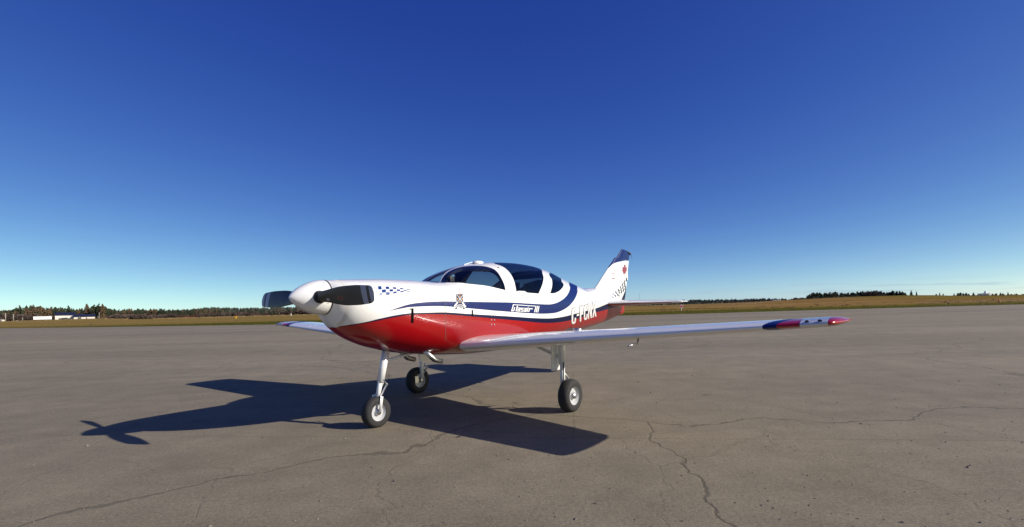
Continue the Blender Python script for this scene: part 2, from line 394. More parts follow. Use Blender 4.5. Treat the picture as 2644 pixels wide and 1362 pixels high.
# ------------------------------------------------------------------ the aircraft
TH, NX, NY, S0 = 0.904, -1.854, 4.187, 2.6
ct, st = math.cos(TH), math.sin(TH)
plane = empty('light_aircraft', (NX + S0 * ct, NY + S0 * st, 0), TH, cat='airplane',
              label='white low-wing propeller airplane with red belly and blue stripes parked on the apron')
def PL(s, t, z): return Vector((s - S0, -t, z))            # s: metres aft of the spinner tip, t: metres to port
def inv(u, v, t):
    a, b = ray_ab(u, v); s = (a * (NY - t * ct) - NX - t * st) / (ct - a * st); Y = NY + s * st - t * ct
    return s, CAMH + b * Y
Minv = (Matrix.Translation(plane.location) @ Matrix.Rotation(TH, 4, 'Z')).inverted()
EYE = Minv @ Vector((0, 0, CAMH))
def eye_dir(u, v):
    a, b = ray_ab(u, v); return (Minv.to_3x3() @ Vector((a, 1, b))).normalized()

zt_f = pchip([.32, .4, .575, .9, 1.19, 1.416, 1.567, 1.721, 1.885, 2.056, 2.234, 2.421, 2.617, 2.957, 3.238, 3.477, 3.661, 3.858, 4.131, 4.389, 4.648, 4.69, 5.01, 5.24, 6.0],
             [1.395, 1.402, 1.411, 1.422, 1.421, 1.413, 1.417, 1.502, 1.566, 1.615, 1.645, 1.666, 1.681, 1.691, 1.681, 1.652, 1.621, 1.569, 1.504, 1.451, 1.397, 1.395, 1.405, 1.41, 1.40])
zb_f = pchip([.32, .36, .42, .55, .8, 1.2, 1.6, 2.2, 2.9, 3.6, 4.4, 5.0, 5.5, 6.0], [1.09, 1.02, .955, .865, .765, .68, .63, .60, .60, .65, .73, .785, .845, .93])
w_f = pchip([.32, .36, .45, .6, .9, 1.4, 2, 2.7, 3.3, 4, 4.7, 5.4, 6.0], [.155, .215, .29, .345, .40, .445, .485, .50, .48, .39, .285, .165, .05])
zc_f = pchip([.32, .45, .7, 1.4, 2.6, 3.6, 4.6, 5.4, 6.0], [1.245, 1.2, 1.14, 1.09, 1.07, 1.09, 1.13, 1.14, 1.12])
nt_f = pchip([.32, .6, 1.5, 2.0, 3.6, 4.6, 6], [2.0, 2.5, 2.5, 2.2, 2.15, 2.2, 2.1])
nb_f = pchip([.32, .7, 1.4, 3.5, 6], [2.0, 2.2, 2.6, 2.5, 2.1])
SF, SE = .32, 5.98
def fus(s, q):
    """point of the skin; q = 0 on the spine, +1 / -1 at the keel by way of port / starboard"""
    s = np.asarray(s, float); al = np.asarray(q, float) * math.pi
    zt, zb, w, zc = zt_f(s), zb_f(s), w_f(s), zc_f(s)
    sn, cs = np.abs(np.sin(al)), np.cos(al)
    H = np.where(cs >= 0, zt - zc, zc - zb); n = np.where(cs >= 0, nt_f(s), nb_f(s))
    r = ((sn / w) ** n + (np.abs(cs) / H) ** n) ** (-1 / n)
    return np.stack([s - S0, -np.sign(np.sin(al)) * r * sn, zc + r * cs], -1)
def fus_n(s, q):
    e = .004; s = np.clip(s, SF + e, SE - e)
    ds = fus(s + e, q) - fus(s - e, q); dq = fus(s, q + e) - fus(s, q - e)
    nn = np.cross(dq, ds); nn /= np.linalg.norm(nn, axis=-1, keepdims=True) + 1e-12
    c = np.stack([np.asarray(s) - S0, np.zeros_like(s), zc_f(s)], -1)
    p = fus(s, q); sg = np.sign(np.sum(nn * (p - c), -1)); return nn * np.where(sg == 0, 1, sg)[..., None]

gs = np.concatenate([np.linspace(SF, .7, 24), np.linspace(.73, SE, 190)]); gq = np.linspace(-1, 1, 161)
GS, GQ = np.meshgrid(gs, gq, indexing='ij'); GV = fus(GS, GQ).reshape(-1, 3)
nq = len(gq)
BF = BVHTree.FromPolygons([tuple(v) for v in GV], [(i * nq + j, i * nq + j + 1, (i + 1) * nq + j + 1, (i + 1) * nq + j) for i in range(len(gs) - 1) for j in range(nq - 1)])
def to_sq(u, v):
    for k in range(60):
        hit, nrm, idx, d = BF.ray_cast(EYE, eye_dir(u, v + k * .5))
        if hit is not None:
            s = hit.x + S0; return float(s), float(math.atan2(-hit.y, hit.z - float(zc_f(s))) / math.pi)
    for k in range(120):                                           # just below the skin: slide up to it
        hit, nrm, idx, d = BF.ray_cast(EYE, eye_dir(u, v - k * .5))
        if hit is not None:
            s = hit.x + S0; return float(s), float(math.atan2(-hit.y, hit.z - float(zc_f(s))) / math.pi)
    raise ValueError((u, v))
def c2(P): return [(880 + x / 8.295, 690 + y / 8.295) for x, y in P]
def c3(P): return [(1080 + x / 7.373, 660 + y / 7.373) for x, y in P]
def c4(P): return [(1280 + x / 7.371, 660 + y / 7.371) for x, y in P]
def c5(P): return [(1470 + x / 6.32, 630 + y / 6.32) for x, y in P]
def resample(P, n, closed=False):
    """Catmull-Rom through the points"""
    P = np.array(P, float); o = []
    for i in range(len(P) - 1):
        p0 = P[max(i - 1, 0)]; p1, p2 = P[i], P[i + 1]; p3 = P[min(i + 2, len(P) - 1)]
        for k in range(n):
            t = k / n
            o.append(.5 * ((2 * p1) + (-p0 + p2) * t + (2 * p0 - 5 * p1 + 4 * p2 - p3) * t * t + (-p0 + 3 * p1 - 3 * p2 + p3) * t ** 3))
    o.append(P[-1]); return [tuple(x) for x in o]
def top_pt(u, v): return (inv(u, v, 0)[0], 0.0)
def sq(P): return [to_sq(u, v) for u, v in P]
def both(P):
    """port outline that starts and ends on the spine -> closed outline over both sides"""
    return P + [(s, -q) for s, q in P[::-1] if abs(q) > 1e-6]
def mirr(P): return [(s, -q) for s, q in P]

wind = both([top_pt(1107.8, 727.8)] + resample(sq([(1112, 729.5), (1133, 730.5), (1138.3, 722.4), (1145, 710), (1156, 700), (1167, 694.4)]), 3) + [(1.98, 0)])
door_out = resample(sq([(1135.8, 730.5), (1155, 729.8), (1175, 729.8), (1200, 731.5), (1222.4, 734), (1256, 738), (1283.4, 744.2), (1305.5, 750.2)]), 3)[:-1] + \
    resample(sq([(1305.5, 750.2), (1303.5, 740), (1300.3, 730.5), (1293.6, 717), (1286.8, 706), (1276.7, 696.3), (1263, 690.7), (1242.8, 687), (1215.6, 687), (1190, 690), (1172, 695.3), (1158, 702), (1147, 711.5), (1140, 722.5), (1135.8, 730.5)]), 3)[:-1]
door_in = resample(sq([(1154.5, 730), (1175, 730.4), (1200, 732.1), (1222.4, 734.6), (1256, 738.6), (1283.4, 744.8), (1303.8, 749.4)]), 3)[:-1] + \
    resample(sq([(1303.8, 749.4), (1302, 740), (1298.6, 730.5), (1291.8, 717.5), (1284.5, 707.5), (1274, 700.5), (1260, 696.5), (1226, 695.5), (1193.6, 693.8), (1178.5, 698), (1167, 703.8), (1159.3, 710.8), (1155.6, 720), (1154.5, 730)]), 3)[:-1]
door_in = [(s, q) for s, q in door_in]
rear = both([top_pt(1267, 678.7)] + resample(sq([(1280, 683), (1293.6, 687), (1307, 695.3), (1318, 707.5), (1326, 722.4), (1330.2, 737.3), (1333, 753.6)]), 3)[:-1] +
            sq([(1333, 753.6), (1339.7, 751.6), (1354.6, 752.3), (1361.4, 756.3), (1375, 757.6)]) + resample(sq([(1390.6, 758.8), (1395.3, 748.2), (1401.4, 731.9), (1403.5, 717), (1400.7, 706.6)]), 3) + [top_pt(1393, 699.4)])
aft = both([top_pt(1416, 711.4)] + resample(sq([(1419, 713.5), (1423.8, 719.7), (1425.8, 727.8), (1425.2, 741.4), (1420.4, 757.7)]), 3)[:-1] +
           resample(sq([(1420.4, 757.7), (1427.9, 758), (1437.4, 755.6), (1446.9, 749.5), (1453.7, 741.4), (1455.3, 736), (1453.7, 731.5), (1450.5, 728.3)]), 3) + [top_pt(1446, 725.9)])
up_top = c2([(960, 966), (1040, 940), (1200, 880), (1400, 815), (1600, 775)]) + c3([(200, 885), (400, 878), (518, 876), (860, 880), (1200, 887), (1480, 891)]) + \
    c4([(300, 897), (700, 920), (1000, 933), (1100, 920), (1200, 885), (1300, 820), (1370, 740), (1410, 650), (1413, 600), (1402, 575)])
up_bot = c4([(1553, 650), (1558, 690), (1530, 780), (1480, 870), (1400, 960), (1300, 1030), (1200, 1075), (1100, 1100), (900, 1112), (700, 1105), (400, 1085), (0, 1055)]) + \
    c3([(1200, 1030), (900, 1003), (518, 970), (200, 968)]) + c2([(1500, 858), (1300, 890), (1100, 930), (960, 966)])
blue_port = resample(sq(up_top), 3) + [top_pt(1466.5, 734.2), (4.66, 0)] + resample(sq(up_bot), 3)[:-1]
lo_top = [(857.5, 846.3), (866, 844.6)] + c2([(0, 1262), (200, 1235), (400, 1205), (600, 1165), (800, 1115), (1000, 1070), (1200, 1030), (1400, 1000), (1600, 985)]) + \
    c3([(300, 1088), (518, 1085), (860, 1108), (1200, 1130)]) + c4([(0, 1145), (400, 1170), (900, 1200), (1100, 1195), (1300, 1165), (1500, 1115), (1769, 1045)]) + [(1538, 796.9), (1555.4, 790.6), (1575, 783)]
lo_bot = [(858, 847.6), (866, 846.2)] + c2([(0, 1276), (200, 1252), (400, 1225), (600, 1190), (800, 1150), (1000, 1105), (1300, 1050), (1500, 1025)]) + [(1100, 811.6)] + \
    c3([(518, 1125), (860, 1150), (1200, 1180)]) + c4([(0, 1205), (400, 1240), (700, 1270), (1000, 1288), (1300, 1260), (1500, 1215)]) + [(1495.3, 822.2), (1539.6, 807.2), (1557, 802.5), (1575, 797)]
lt, lb = resample(sq(lo_top), 2), resample(sq(lo_bot), 2)
lt = [p for p in lt if p[0] > SF + .02]; lb = [p for p in lb if p[0] > SF + .02]
lt = [(SF - .02, 1.01), (lt[0][0] - .003, 1.0)] + lt + [(SE + .02, lt[-1][1] - .01)]; lb = [(SF - .02, 1.04), (lb[0][0] - .003, 1.03)] + lb + [(SE + .02, lb[-1][1])]
lt = sorted(lt); lb = sorted(lb)
thin_port = lt + lb[::-1]

KQ = 1.5
polys = dict(wind=wind, door=door_out, doorS=mirr(door_out), rear=rear, aft=aft, blue=blue_port, blueS=mirr(blue_port), thin=thin_port, thinS=mirr(thin_port),
             din=door_in, dinS=mirr(door_in))
cv, ce = [], []
for P in polys.values():
    b0 = len(cv); P = [p for i, p in enumerate(P) if i == 0 or math.hypot(p[0] - P[i - 1][0], (p[1] - P[i - 1][1])) > 1e-4]
    cv += [Vector((min(max(s, SF), SE), q * KQ)) for s, q in P]; ce += [(b0 + i, b0 + (i + 1) % len(P)) for i in range(len(P))]
gs2 = np.concatenate([np.linspace(SF, .6, 22), np.linspace(.64, SE, 120)]); gq2 = np.linspace(-1, 1, 109)
for i, s in enumerate(gs2):
    for j, q in enumerate(gq2): cv.append(Vector((float(s), float(q) * KQ)))
V2, _, F2, *_ = delaunay_2d_cdt(cv, ce, [], 0, 1e-5, False)
A2 = np.array([(v.x, v.y) for v in V2]); T2 = np.array([f for f in F2 if len(f) == 3])
cen = A2[T2].mean(1)
def inside(P, pts):
    P = np.array([(s, q * KQ) for s, q in P]); x, y = pts[:, 0], pts[:, 1]; r = np.zeros(len(pts), bool); j = len(P) - 1
    for i in range(len(P)):
        (xi, yi), (xj, yj) = P[i], P[j]
        with np.errstate(divide='ignore', invalid='ignore'):
            c = ((yi > y) != (yj > y)) & (x < (xj - xi) * (y - yi) / (yj - yi + 1e-30) + xi)
        r ^= c; j = i
    return r
zone = np.zeros(len(T2), int)                                     # 0 white, 1 red, 2 blue, 3 dark navy, 4.. windows
lbx, lby = np.array([p[0] for p in lb]), np.array([p[1] for p in lb])
zone[np.abs(cen[:, 1]) / KQ > np.interp(cen[:, 0], lbx, lby)] = 1
for nme, z in (('blue', 2), ('blueS', 2), ('thin', 3), ('thinS', 3), ('wind', 4), ('door', 9), ('doorS', 9), ('din', 5), ('dinS', 6), ('rear', 7), ('aft', 8)):
    zone[inside(polys[nme], cen)] = z
P3 = fus(A2[:, 0], A2[:, 1] / KQ); N3 = fus_n(A2[:, 0], A2[:, 1] / KQ)
g = np.cross(P3[T2[:, 1]] - P3[T2[:, 0]], P3[T2[:, 2]] - P3[T2[:, 0]]); flip = np.sum(g * N3[T2[:, 0]], -1) < 0
T2[flip] = T2[flip][:, ::-1]
def sub(tris, pts, nrm, name, mats, parent, fm=None, off=0.0, inv_=False, **k):
    ids, invx = np.unique(tris, return_inverse=True); t = invx.reshape(-1, 3)
    if inv_: t = t[:, ::-1]
    return mesh_obj(name, pts[ids] + nrm[ids] * off, t.tolist(), mats, parent, fm, True, (-nrm[ids] if inv_ else nrm[ids]), **k)
body = np.isin(zone, (0, 1, 2, 3, 9))
fmap = {0: 0, 1: 1, 2: 2, 3: 3, 9: 4}
fuselage = sub(T2[body], P3, N3, 'fuselage', [M_white, M_red, M_blue, M_dblue, M_frit], plane, [fmap[z] for z in zone[body]])
sub(T2[zone == 4], P3, N3, 'windscreen', M_wind, plane)
sub(T2[zone == 5], P3, N3, 'door_window', M_glass, plane)
sub(T2[zone == 6], P3, N3, 'door_window', M_glass, plane)
sub(T2[zone == 7], P3, N3, 'rear_window', M_smoke, plane)
sub(T2[zone == 8], P3, N3, 'aft_window', M_smoke, plane)
lin = body & (cen[:, 0] > 1.5) & (cen[:, 0] < 4.6)
sub(T2[lin], P3, N3, 'cabin_lining', M_liner, plane, None, -.03, True)
# rebates round the window openings
ed = {}
for ti, t in enumerate(T2):
    for a, b in ((t[0], t[1]), (t[1], t[2]), (t[2], t[0])): ed.setdefault((min(a, b), max(a, b)), []).append(ti)
rv, rf = [], []
for (a, b), ts in ed.items():
    if len(ts) == 2 and body[ts[0]] != body[ts[1]]:
        k = len(rv); rv += [P3[a], P3[b], P3[b] - N3[b] * .03, P3[a] - N3[a] * .03]; rf.append((k, k + 1, k + 2, k + 3))
mesh_obj('window_seal', rv, rf, M_black, plane, kind='stuff')

# nose and tail closing faces
ring = [tuple(v) for v in fus(np.full(48, SF), np.linspace(-1, 1, 49)[:-1])]
mesh_obj('cowl_front', ring + [tuple(PL(SF, 0, 1.245))], [(i, (i + 1) % 48, 48) for i in range(48)], M_dgrey, plane)
ring = [tuple(v) for v in fus(np.full(48, SE), np.linspace(-1, 1, 49)[:-1])]
mesh_obj('tail_end', ring, [tuple(range(48))], M_red, plane)

# ---- spinner, blades
PZ = 1.245
mb = MB(); prof = []
for t in np.linspace(0, 1, 22):
    x = t * .255; prof.append((max(.152 * math.sin(math.acos(max(0, 1 - t)) ) ** 1.12, .0008) if t < 1 else .152, x))
prof = [(.0005, 0)] + [(.152 * (1 - (1 - t) ** 1.5) ** .70, t * .27) for t in np.linspace(.015, 1, 24)] + [(.1535, .29), (.154, .305), (.150, .306)]
mb.lathe(prof, (-S0, 0, PZ), 'X', 56)
spin = mb.build('spinner', M_white, plane, True); auto_smooth(spin, 40)
mb = MB(); mb.lathe([(.150, .306), (.147, .308), (.147, .318), (.155, .322)], (-S0, 0, PZ), 'X', 48); mb.build('spinner_backplate', M_seam, spin, True)
mb = MB()
for ang in (20, 55, 125, 160, 200, 235, 305, 340):
    a = math.radians(ang); mb.tube([(.272 - S0, .1515 * math.cos(a), PZ + .1515 * math.sin(a)), (.272 - S0, .156 * math.cos(a), PZ + .156 * math.sin(a))], .0032, 8)
mb.build('spinner_screw', M_metal, spin, kind='stuff')
BS, PR = .20, .88                                                  # blade station, tip radius
ch_f = pchip([.10, .20, .28, .37, .50, .65, .75, .83, .865, .878, .88], [.105, .110, .128, .150, .168, .166, .154, .140, .112, .07, .04])
tw_f = pchip([.10, .3, .6, .88], [40, 30, 20, 13])
tk_f = pchip([.10, .16, .3, .6, .88], [.085, .065, .030, .016, .006])
le_f = pchip([.10, .2, .4, .8, .88], [0, .0, -.004, -.004, .0])
def blade_grid(side, r0, r1, nr, off=0.0):
    v = []; rs = np.linspace(r0, r1, nr); n = 20
    for r in rs:
        c, tw, tk = float(ch_f(r)), math.radians(float(tw_f(r))), float(tk_f(r))
        for k in range(n):
            a = 2 * math.pi * k / n; x = .5 * c * math.cos(a) + float(le_f(r)); y = (.5 * tk + off) * math.sin(a) * (1 + .25 * math.cos(a)) + .12 * tk * (1 - math.cos(a) ** 2)
            up = x * math.cos(tw) - y * math.sin(tw); fo = x * math.sin(tw) + y * math.cos(tw)
            if side < 0: up = -up
            v.append(PL(BS - fo * .75, side * r, PZ + up))
    f = [(i * n + k, i * n + (k + 1) % n, (i + 1) * n + (k + 1) % n, (i + 1) * n + k) for i in range(nr - 1) for k in range(n)]
    return v, f + [tuple(range(n)), tuple((nr - 1) * n + k for k in range(n))]
for side in (1, -1):
    v, f = blade_grid(side, .10, .88, 40)
    bl = mesh_obj('propeller_blade', v, f, M_prop, plane); auto_smooth(bl, 50)
    for r0, r1 in ((.735, .798), (.832, .8795)):
        v, f = blade_grid(side, r0, r1, 8, .0012); auto_smooth(mesh_obj('tip_band', v, f, M_band, bl), 50)
    mb = MB(); mb.tube([PL(BS + .005, side * .115, PZ), PL(BS + .005, side * .152, PZ)], [.056, .052], 20); mb.build('blade_boot', M_black, bl, True)

# ---- lofted surfaces
def naca(x, t): return 5 * t * (.2969 * np.sqrt(x) - .126 * x - .3516 * x ** 2 + .2843 * x ** 3 - .1036 * x ** 4)
def foil(stations, x0, x1, nx, camber=.0):
    """stations: (LE point fn args) list of (s_le, chord, t, z, thick, vertical?)"""
    v = []; xs = x0 + (x1 - x0) * (1 - np.cos(np.linspace(0, math.pi, nx))) / 2 if x0 == 0 else np.linspace(x0, x1, nx)
    for (sle, c, t, z, th, vert) in stations:
        up = [(x, naca(x, th) + camber * 4 * x * (1 - x)) for x in xs]; lo = [(x, -naca(x, th) + camber * 4 * x * (1 - x)) for x in xs]
        for x, y in up + lo[::-1]:
            v.append(PL(sle + x * c, y * c, z) if vert else PL(sle + x * c, t, z + y * c))
    n = 2 * nx; f = []
    for i in range(len(stations) - 1):
        for k in range(n): f.append((i * n + k, i * n + (k + 1) % n, (i + 1) * n + (k + 1) % n, (i + 1) * n + k))
    f.append(tuple(range(n))[::-1]); f.append(tuple((len(stations) - 1) * n + k for k in range(n))); return v, f, n
def fix_normals(o):
    bm = bmesh.new(); bm.from_mesh(o.data); bmesh.ops.recalc_face_normals(bm, faces=bm.faces); bm.to_mesh(o.data); bm.free(); return o

# wings
WT = 3.72
def wing_st(t):
    k = (t - .4) / (WT - .4); return (1.62 + .10 * k, 1.26 - .54 * k, t, .962 - (WT - t) * .070, .140 - .055 * k, False)
def wing_paint(c):
    s, t = c[0] + S0, abs(c[1])
    q = t - 3.24 - .30 * max(0, (s - 1.72) / .72) ** .9
    if t > 3.66: return 1
    if q < 0: return 0
    return 2 if (q < .09 or s > 2.02) else 1
for side in (1, -1):
    ts = list(np.linspace(.38, 2.9, 20)) + list(np.linspace(2.93, 3.62, 110))
    def sts(ts): return [(a, b, side * t, z, th, f_) for (a, b, t, z, th, f_) in map(wing_st, ts)]
    tipst = [(a + .01 * k ** 2, b * (1 - .02 * k * k), side * t, z, th * math.sqrt(max(0.02, 1 - (k / 5.9) ** 2)), f_) for k, (a, b, t, z, th, f_) in enumerate(map(wing_st, np.linspace(3.64, WT, 6)))]
    v, f, n = foil(sts(ts) + tipst, 0, .74, 64, .006)
    w = mesh_obj('wing', v, f, [M_white, M_red, M_blue], plane); fix_normals(w)
    for p in w.data.polygons: p.material_index = wing_paint(p.center)
    auto_smooth(w, 40)
    for nm, ta, tb in (('flap', .5, 1.95), ('aileron', 1.97, 3.5), ('wing_tip', 3.515, WT)):
        v, f, n = foil(sts(np.linspace(ta, tb, 18)) if nm != 'wing_tip' else sts([3.515, 3.60]) + tipst, .746, 1.0, 8, .006)
        o = mesh_obj(nm, v, f, [M_white, M_red, M_blue], w); fix_normals(o)
        for p in o.data.polygons: p.material_index = wing_paint(p.center)
        auto_smooth(o, 40)
    # landing light let into the leading edge near the tip, with its clear cover
    hb = []
    v, f, n = foil([(a - .0015, b, t, z, th * 1.01, f_) for (a, b, t, z, th, f_) in sts(np.linspace(3.47, 3.63, 8))], 0, .34, 14, .006)
    o = mesh_obj('landing_light', v, f, M_white, w); fix_normals(o); auto_smooth(o, 40)
    v, f, n = foil([(a - .004, b, t, z, th * 1.05, f_) for (a, b, t, z, th, f_) in sts(np.linspace(3.465, 3.635, 8))], 0, .345, 14, .006)
    lc = mesh_obj('lens', v, f, M_lens, w); fix_normals(lc); auto_smooth(lc, 40)
    for tl in (3.51, 3.585):
        a_, b_, t_, z_, th_, _ = wing_st(tl); mb = MB()
        mb.lathe([(.011, .006), (.013, .0), (.009, .007), (.001, .009)], (a_ + .012 - S0, -side * tl, z_ + .016), 'X', 14); mb.build('lamp', M_dgrey, w, True)
    mb = MB(); a_, b_, t_, z_, th_, _ = wing_st(2.72)
    mb.tube([PL(a_ + .05, side * 2.72, z_ + .026), PL(a_ + .15, side * 2.71, z_ + .040)], .006, 6); mb.build('stall_strip', M_white, w)

# tailplane
def stab_st(t):
    k = (t - .03) / 1.19; return (5.22 + .62 * k, 1.0 - .60 * k, t, 1.152, .122 - .02 * k, False)
for side in (1, -1):
    S = [(a, b, side * t, z, th, f_) for (a, b, t, z, th, f_) in map(stab_st, np.linspace(.03, 1.14, 16))]
    a, b, t, z, th, f_ = stab_st(1.14)
    S += [(a + .08 * k ** 2 / 9, b - .08 * k ** 2 / 9, side * (t + .027 * k), z, th * math.sqrt(1 - (k / 3.15) ** 2), f_) for k in (1, 2, 3)]
    v, f, n = foil(S, 0, .60, 22)
    o = mesh_obj('tailplane', v, f, [M_white, M_red], plane); fix_normals(o)
    for p in o.data.polygons:
        fx_ = p.center.x + S0
        k = (abs(p.center.y) - .03) / 1.19; p.material_index = 1 if (p.normal.z < -.05 and fx_ > 5.22 + .62 * k + .006 and abs(p.center.y) < 1.1) else 0
    auto_smooth(o, 40)
    v, f, n = foil([(a, b, side * t, z, th, f_) for (a, b, t, z, th, f_) in map(stab_st, np.linspace(.10, 1.12, 12))], .608, 1.0, 8)
    e = mesh_obj('elevator', v, f, M_white, o); fix_normals(e); auto_smooth(e, 40)

# fin and rudder (s, z outlines read on the aircraft's centre plane)
fle = pchip([1.30, 1.405, 1.43, 1.60, 1.815, 1.955], [5.05, 5.20, 5.243, 5.475, 5.772, 5.965])
hin = pchip([.90, 1.40, 1.90, 2.13], [5.96, 6.06, 6.155, 6.20])
rte = pchip([.925, .995, 1.146, 1.315, 1.74, 1.965, 2.075, 2.13], [5.99, 6.274, 6.284, 6.351, 6.46, 6.532, 6.562, 6.57])
def thickn(x, zz): return naca(x, .105 - .02 * (zz - 1.4))
def fin_mesh(z0, z1, nz, le, te, xa, xb, nx, name, parent, chord_le):
    v = []
    for zz in np.linspace(z0, z1, nz):
        a, b = float(le(zz)), float(te(zz)); cl, ct_ = float(chord_le(zz)), float(rte(zz))
        xs = np.linspace(0, 1, nx) ** 1.5 if xa == 0 else np.linspace(0, 1, nx)
        P = []
        for q in xs:
            s = a + (b - a) * q; xx = min(max((s - cl) / (ct_ - cl), 0), 1); P.append((s, float(thickn(xx, zz)) * (ct_ - cl)))
        P = [(s, max(y, .003)) for s, y in P]
        P[0] = (P[0][0], .0005) if xa == 0 else P[0]
        for s, y in P: v.append(PL(s, y, zz))
        for s, y in P[::-1]: v.append(PL(s, -y, zz))
    n = 2 * nx; f = []
    for i in range(nz - 1):
        for k in range(n): f.append((i * n + k, i * n + (k + 1) % n, (i + 1) * n + (k + 1) % n, (i + 1) * n + k))
    f.append(tuple(range(n))); f.append(tuple((nz - 1) * n + k for k in range(n)))
    o = mesh_obj(name, v, f, [M_white, M_red, M_blue, M_dblue], parent); fix_normals(o); return o
def ext_le(z): return np.where(np.asarray(z) < 1.955, fle(z), 5.965 + (np.asarray(z) - 1.955) * 1.29)
cap_line = pchip([5.70, 5.772, 5.86, 6.02, 6.17, 6.6], [1.76, 1.80, 1.84, 1.878, 1.90, 1.955])
def fin_paint(o):
    for p in o.data.polygons:
        s, z = p.center.x + S0, p.center.z
        if z > float(cap_line(s)): p.material_index = 2
        elif z < 1.155: p.material_index = 1
        elif z < 1.165 + max(0, (s - 6.08) * .85) : p.material_index = 3
        else: p.material_index = 0
fin = fin_mesh(1.30, 1.955, 120, fle, lambda z: hin(z) - .006, 0, 1, 70, 'fin', plane, ext_le); fin_paint(fin); auto_smooth(fin, 40)
rud = fin_mesh(.925, 1.925, 160, hin, rte, 1, 1, 50, 'rudder', plane, ext_le); fin_paint(rud); auto_smooth(rud, 40)
# the horn of the rudder reaches forward over the fin
horn = fin_mesh(1.94, 2.13, 24, lambda z: 6.005 + max(0, (float(z) - 1.94)) * 1.24, lambda z: rte(z), 0, 1, 40, 'rudder_horn', rud, lambda z: 6.005 + (float(z) - 1.94) * 1.24)
for v_ in horn.data.vertices:                                     # sloping top and lower edge
    s = v_.co.x + S0
    if v_.co.z > 2.04: v_.co.z -= (s - 6.22) * .10 * (v_.co.z - 2.04) / .09
fin_paint(horn); auto_smooth(horn, 40)
mb = MB(); mb.box(PL(6.442, 0, 1.66), (.03, .012, .18)); auto_smooth(mb.build('trim_tab', M_white, rud))
mb = MB(); mb.tube([PL(6.50, 0, 2.085), PL(6.575, 0, 2.07), PL(6.60, 0, 2.05)], [.022, .024, .012], 10); mb.build('tail_light', M_dgrey, rud, True)
mb = MB(); mb.tube([PL(6.575, 0, 2.075), PL(6.62, 0, 2.06), PL(6.655, 0, 2.02), PL(6.67, 0, 1.975)], [.006, .004, .0035, .003], 6); mb.build('static_wick', M_black, rud, True)

# ---- markings laid on the skin
def bvh_of(o): return BVHTree.FromPolygons([v.co.copy() for v in o.data.vertices], [tuple(p.vertices) for p in o.data.polygons])
def decal(name, polys, mat, bvhs, parent=None, off=.0022, grid=4.0, **k):
    v, f = [], []
    for P in polys:
        P = [Vector(p) for p in P]; pts = []
        for i in range(len(P)):
            a, b = P[i], P[(i + 1) % len(P)]; m_ = max(1, int((b - a).length / grid)); pts += [a.lerp(b, j / m_) for j in range(m_)]
        nb = len(pts); e = [(i, (i + 1) % nb) for i in range(nb)]
        xs, ys_ = [p.x for p in P], [p.y for p in P]
        gp = [Vector((x, y)) for x in np.arange(min(xs) + grid / 2, max(xs), grid) for y in np.arange(min(ys_) + grid / 2, max(ys_), grid)]
        VV, _, FF, *_ = delaunay_2d_cdt(pts + gp, e, [], 0, 1e-4, False)
        FF = [t for t in FF if len(t) == 3]; cc = np.array([[sum(VV[i].x for i in t) / 3, sum(VV[i].y for i in t) / 3] for t in FF])
        keep = inside([(p.x, p.y / KQ) for p in P], cc); FF = [t for t, q in zip(FF, keep) if q]
        base = len(v); ok = {}
        for i, p in enumerate(VV):
            best = None
            for bv in bvhs:
                h_ = bv.ray_cast(EYE, eye_dir(p.x, p.y))
                if h_[0] is not None and (best is None or h_[3] < best[3]): best = h_
            if best is None: ok[i] = False; v.append((0, 0, 0)); continue
            nn = best[1]; d = eye_dir(p.x, p.y)
            if nn.dot(d) > 0: nn = -nn
            v.append(best[0] + nn * off); ok[i] = True
        for t in FF:
            if all(ok[i] for i in t): f.append([base + i for i in t])
    o = mesh_obj(name, v, f, mat, parent or fuselage, **k)
    bm = bmesh.new(); bm.from_mesh(o.data); loose = [x for x in bm.verts if not x.link_faces]; bmesh.ops.delete(bm, geom=loose, context='VERTS')
    bmesh.ops.recalc_face_normals(bm, faces=bm.faces)
    for fc in bm.faces:
        if fc.normal.dot(EYE - fc.calc_center_median()) < 0: fc.normal_flip()
    bm.to_mesh(o.data); bm.free(); auto_smooth(o, 60); return o
BT = [bvh_of(fuselage), bvh_of(fin), bvh_of(rud), bvh_of(horn)]
def rect(x0, y0, x1, y1): return [(x0, y0), (x1, y0), (x1, y1), (x0, y1)]
def line(P, w):
    P = [Vector(p) for p in P]; l_, r_ = [], []
    for i, p in enumerate(P):
        d = (P[min(i + 1, len(P) - 1)] - P[max(i - 1, 0)]).normalized(); nn = Vector((-d.y, d.x)) * w / 2; l_.append(tuple(p + nn)); r_.append(tuple(p - nn))
    return l_ + r_[::-1]
nose_checks = [[(800, 418), (860, 418), (872, 478), (808, 480)], [(830, 568), (876, 566), (876, 630), (830, 636)], [(882, 490), (958, 484), (960, 542), (886, 548)],
               [(962, 424), (1026, 428), (1036, 472), (968, 472)], [(970, 548), (1040, 542), (1040, 594), (972, 604)], [(1046, 482), (1112, 482), (1114, 522), (1050, 526)],
               [(1118, 434), (1182, 442), (1188, 470), (1122, 468)], [(1124, 534), (1192, 526), (1190, 558), (1128, 570)], [(1200, 484), (1264, 486), (1266, 512), (1204, 516)],
               [(1272, 452), (1334, 462), (1338, 480), (1276, 476)], [(1276, 522), (1340, 516), (1340, 538), (1280, 546)], [(1348, 490), (1412, 496), (1414, 508), (1350, 510)],
               [(1420, 476), (1484, 488), (1486, 496), (1420, 490)], [(1420, 522), (1486, 520), (1484, 530), (1422, 532)], [(1494, 508), (1556, 516), (1556, 520), (1496, 514)]]
def grow(P, k=1.10):
    cx_, cy_ = sum(a for a, b in P) / len(P), sum(b for a, b in P) / len(P); return [(cx_ + (a - cx_) * k, cy_ + (b - cy_) * k) for a, b in P]
decal('nose_checks', [c2(grow(p)) for p in nose_checks], M_check, BT)
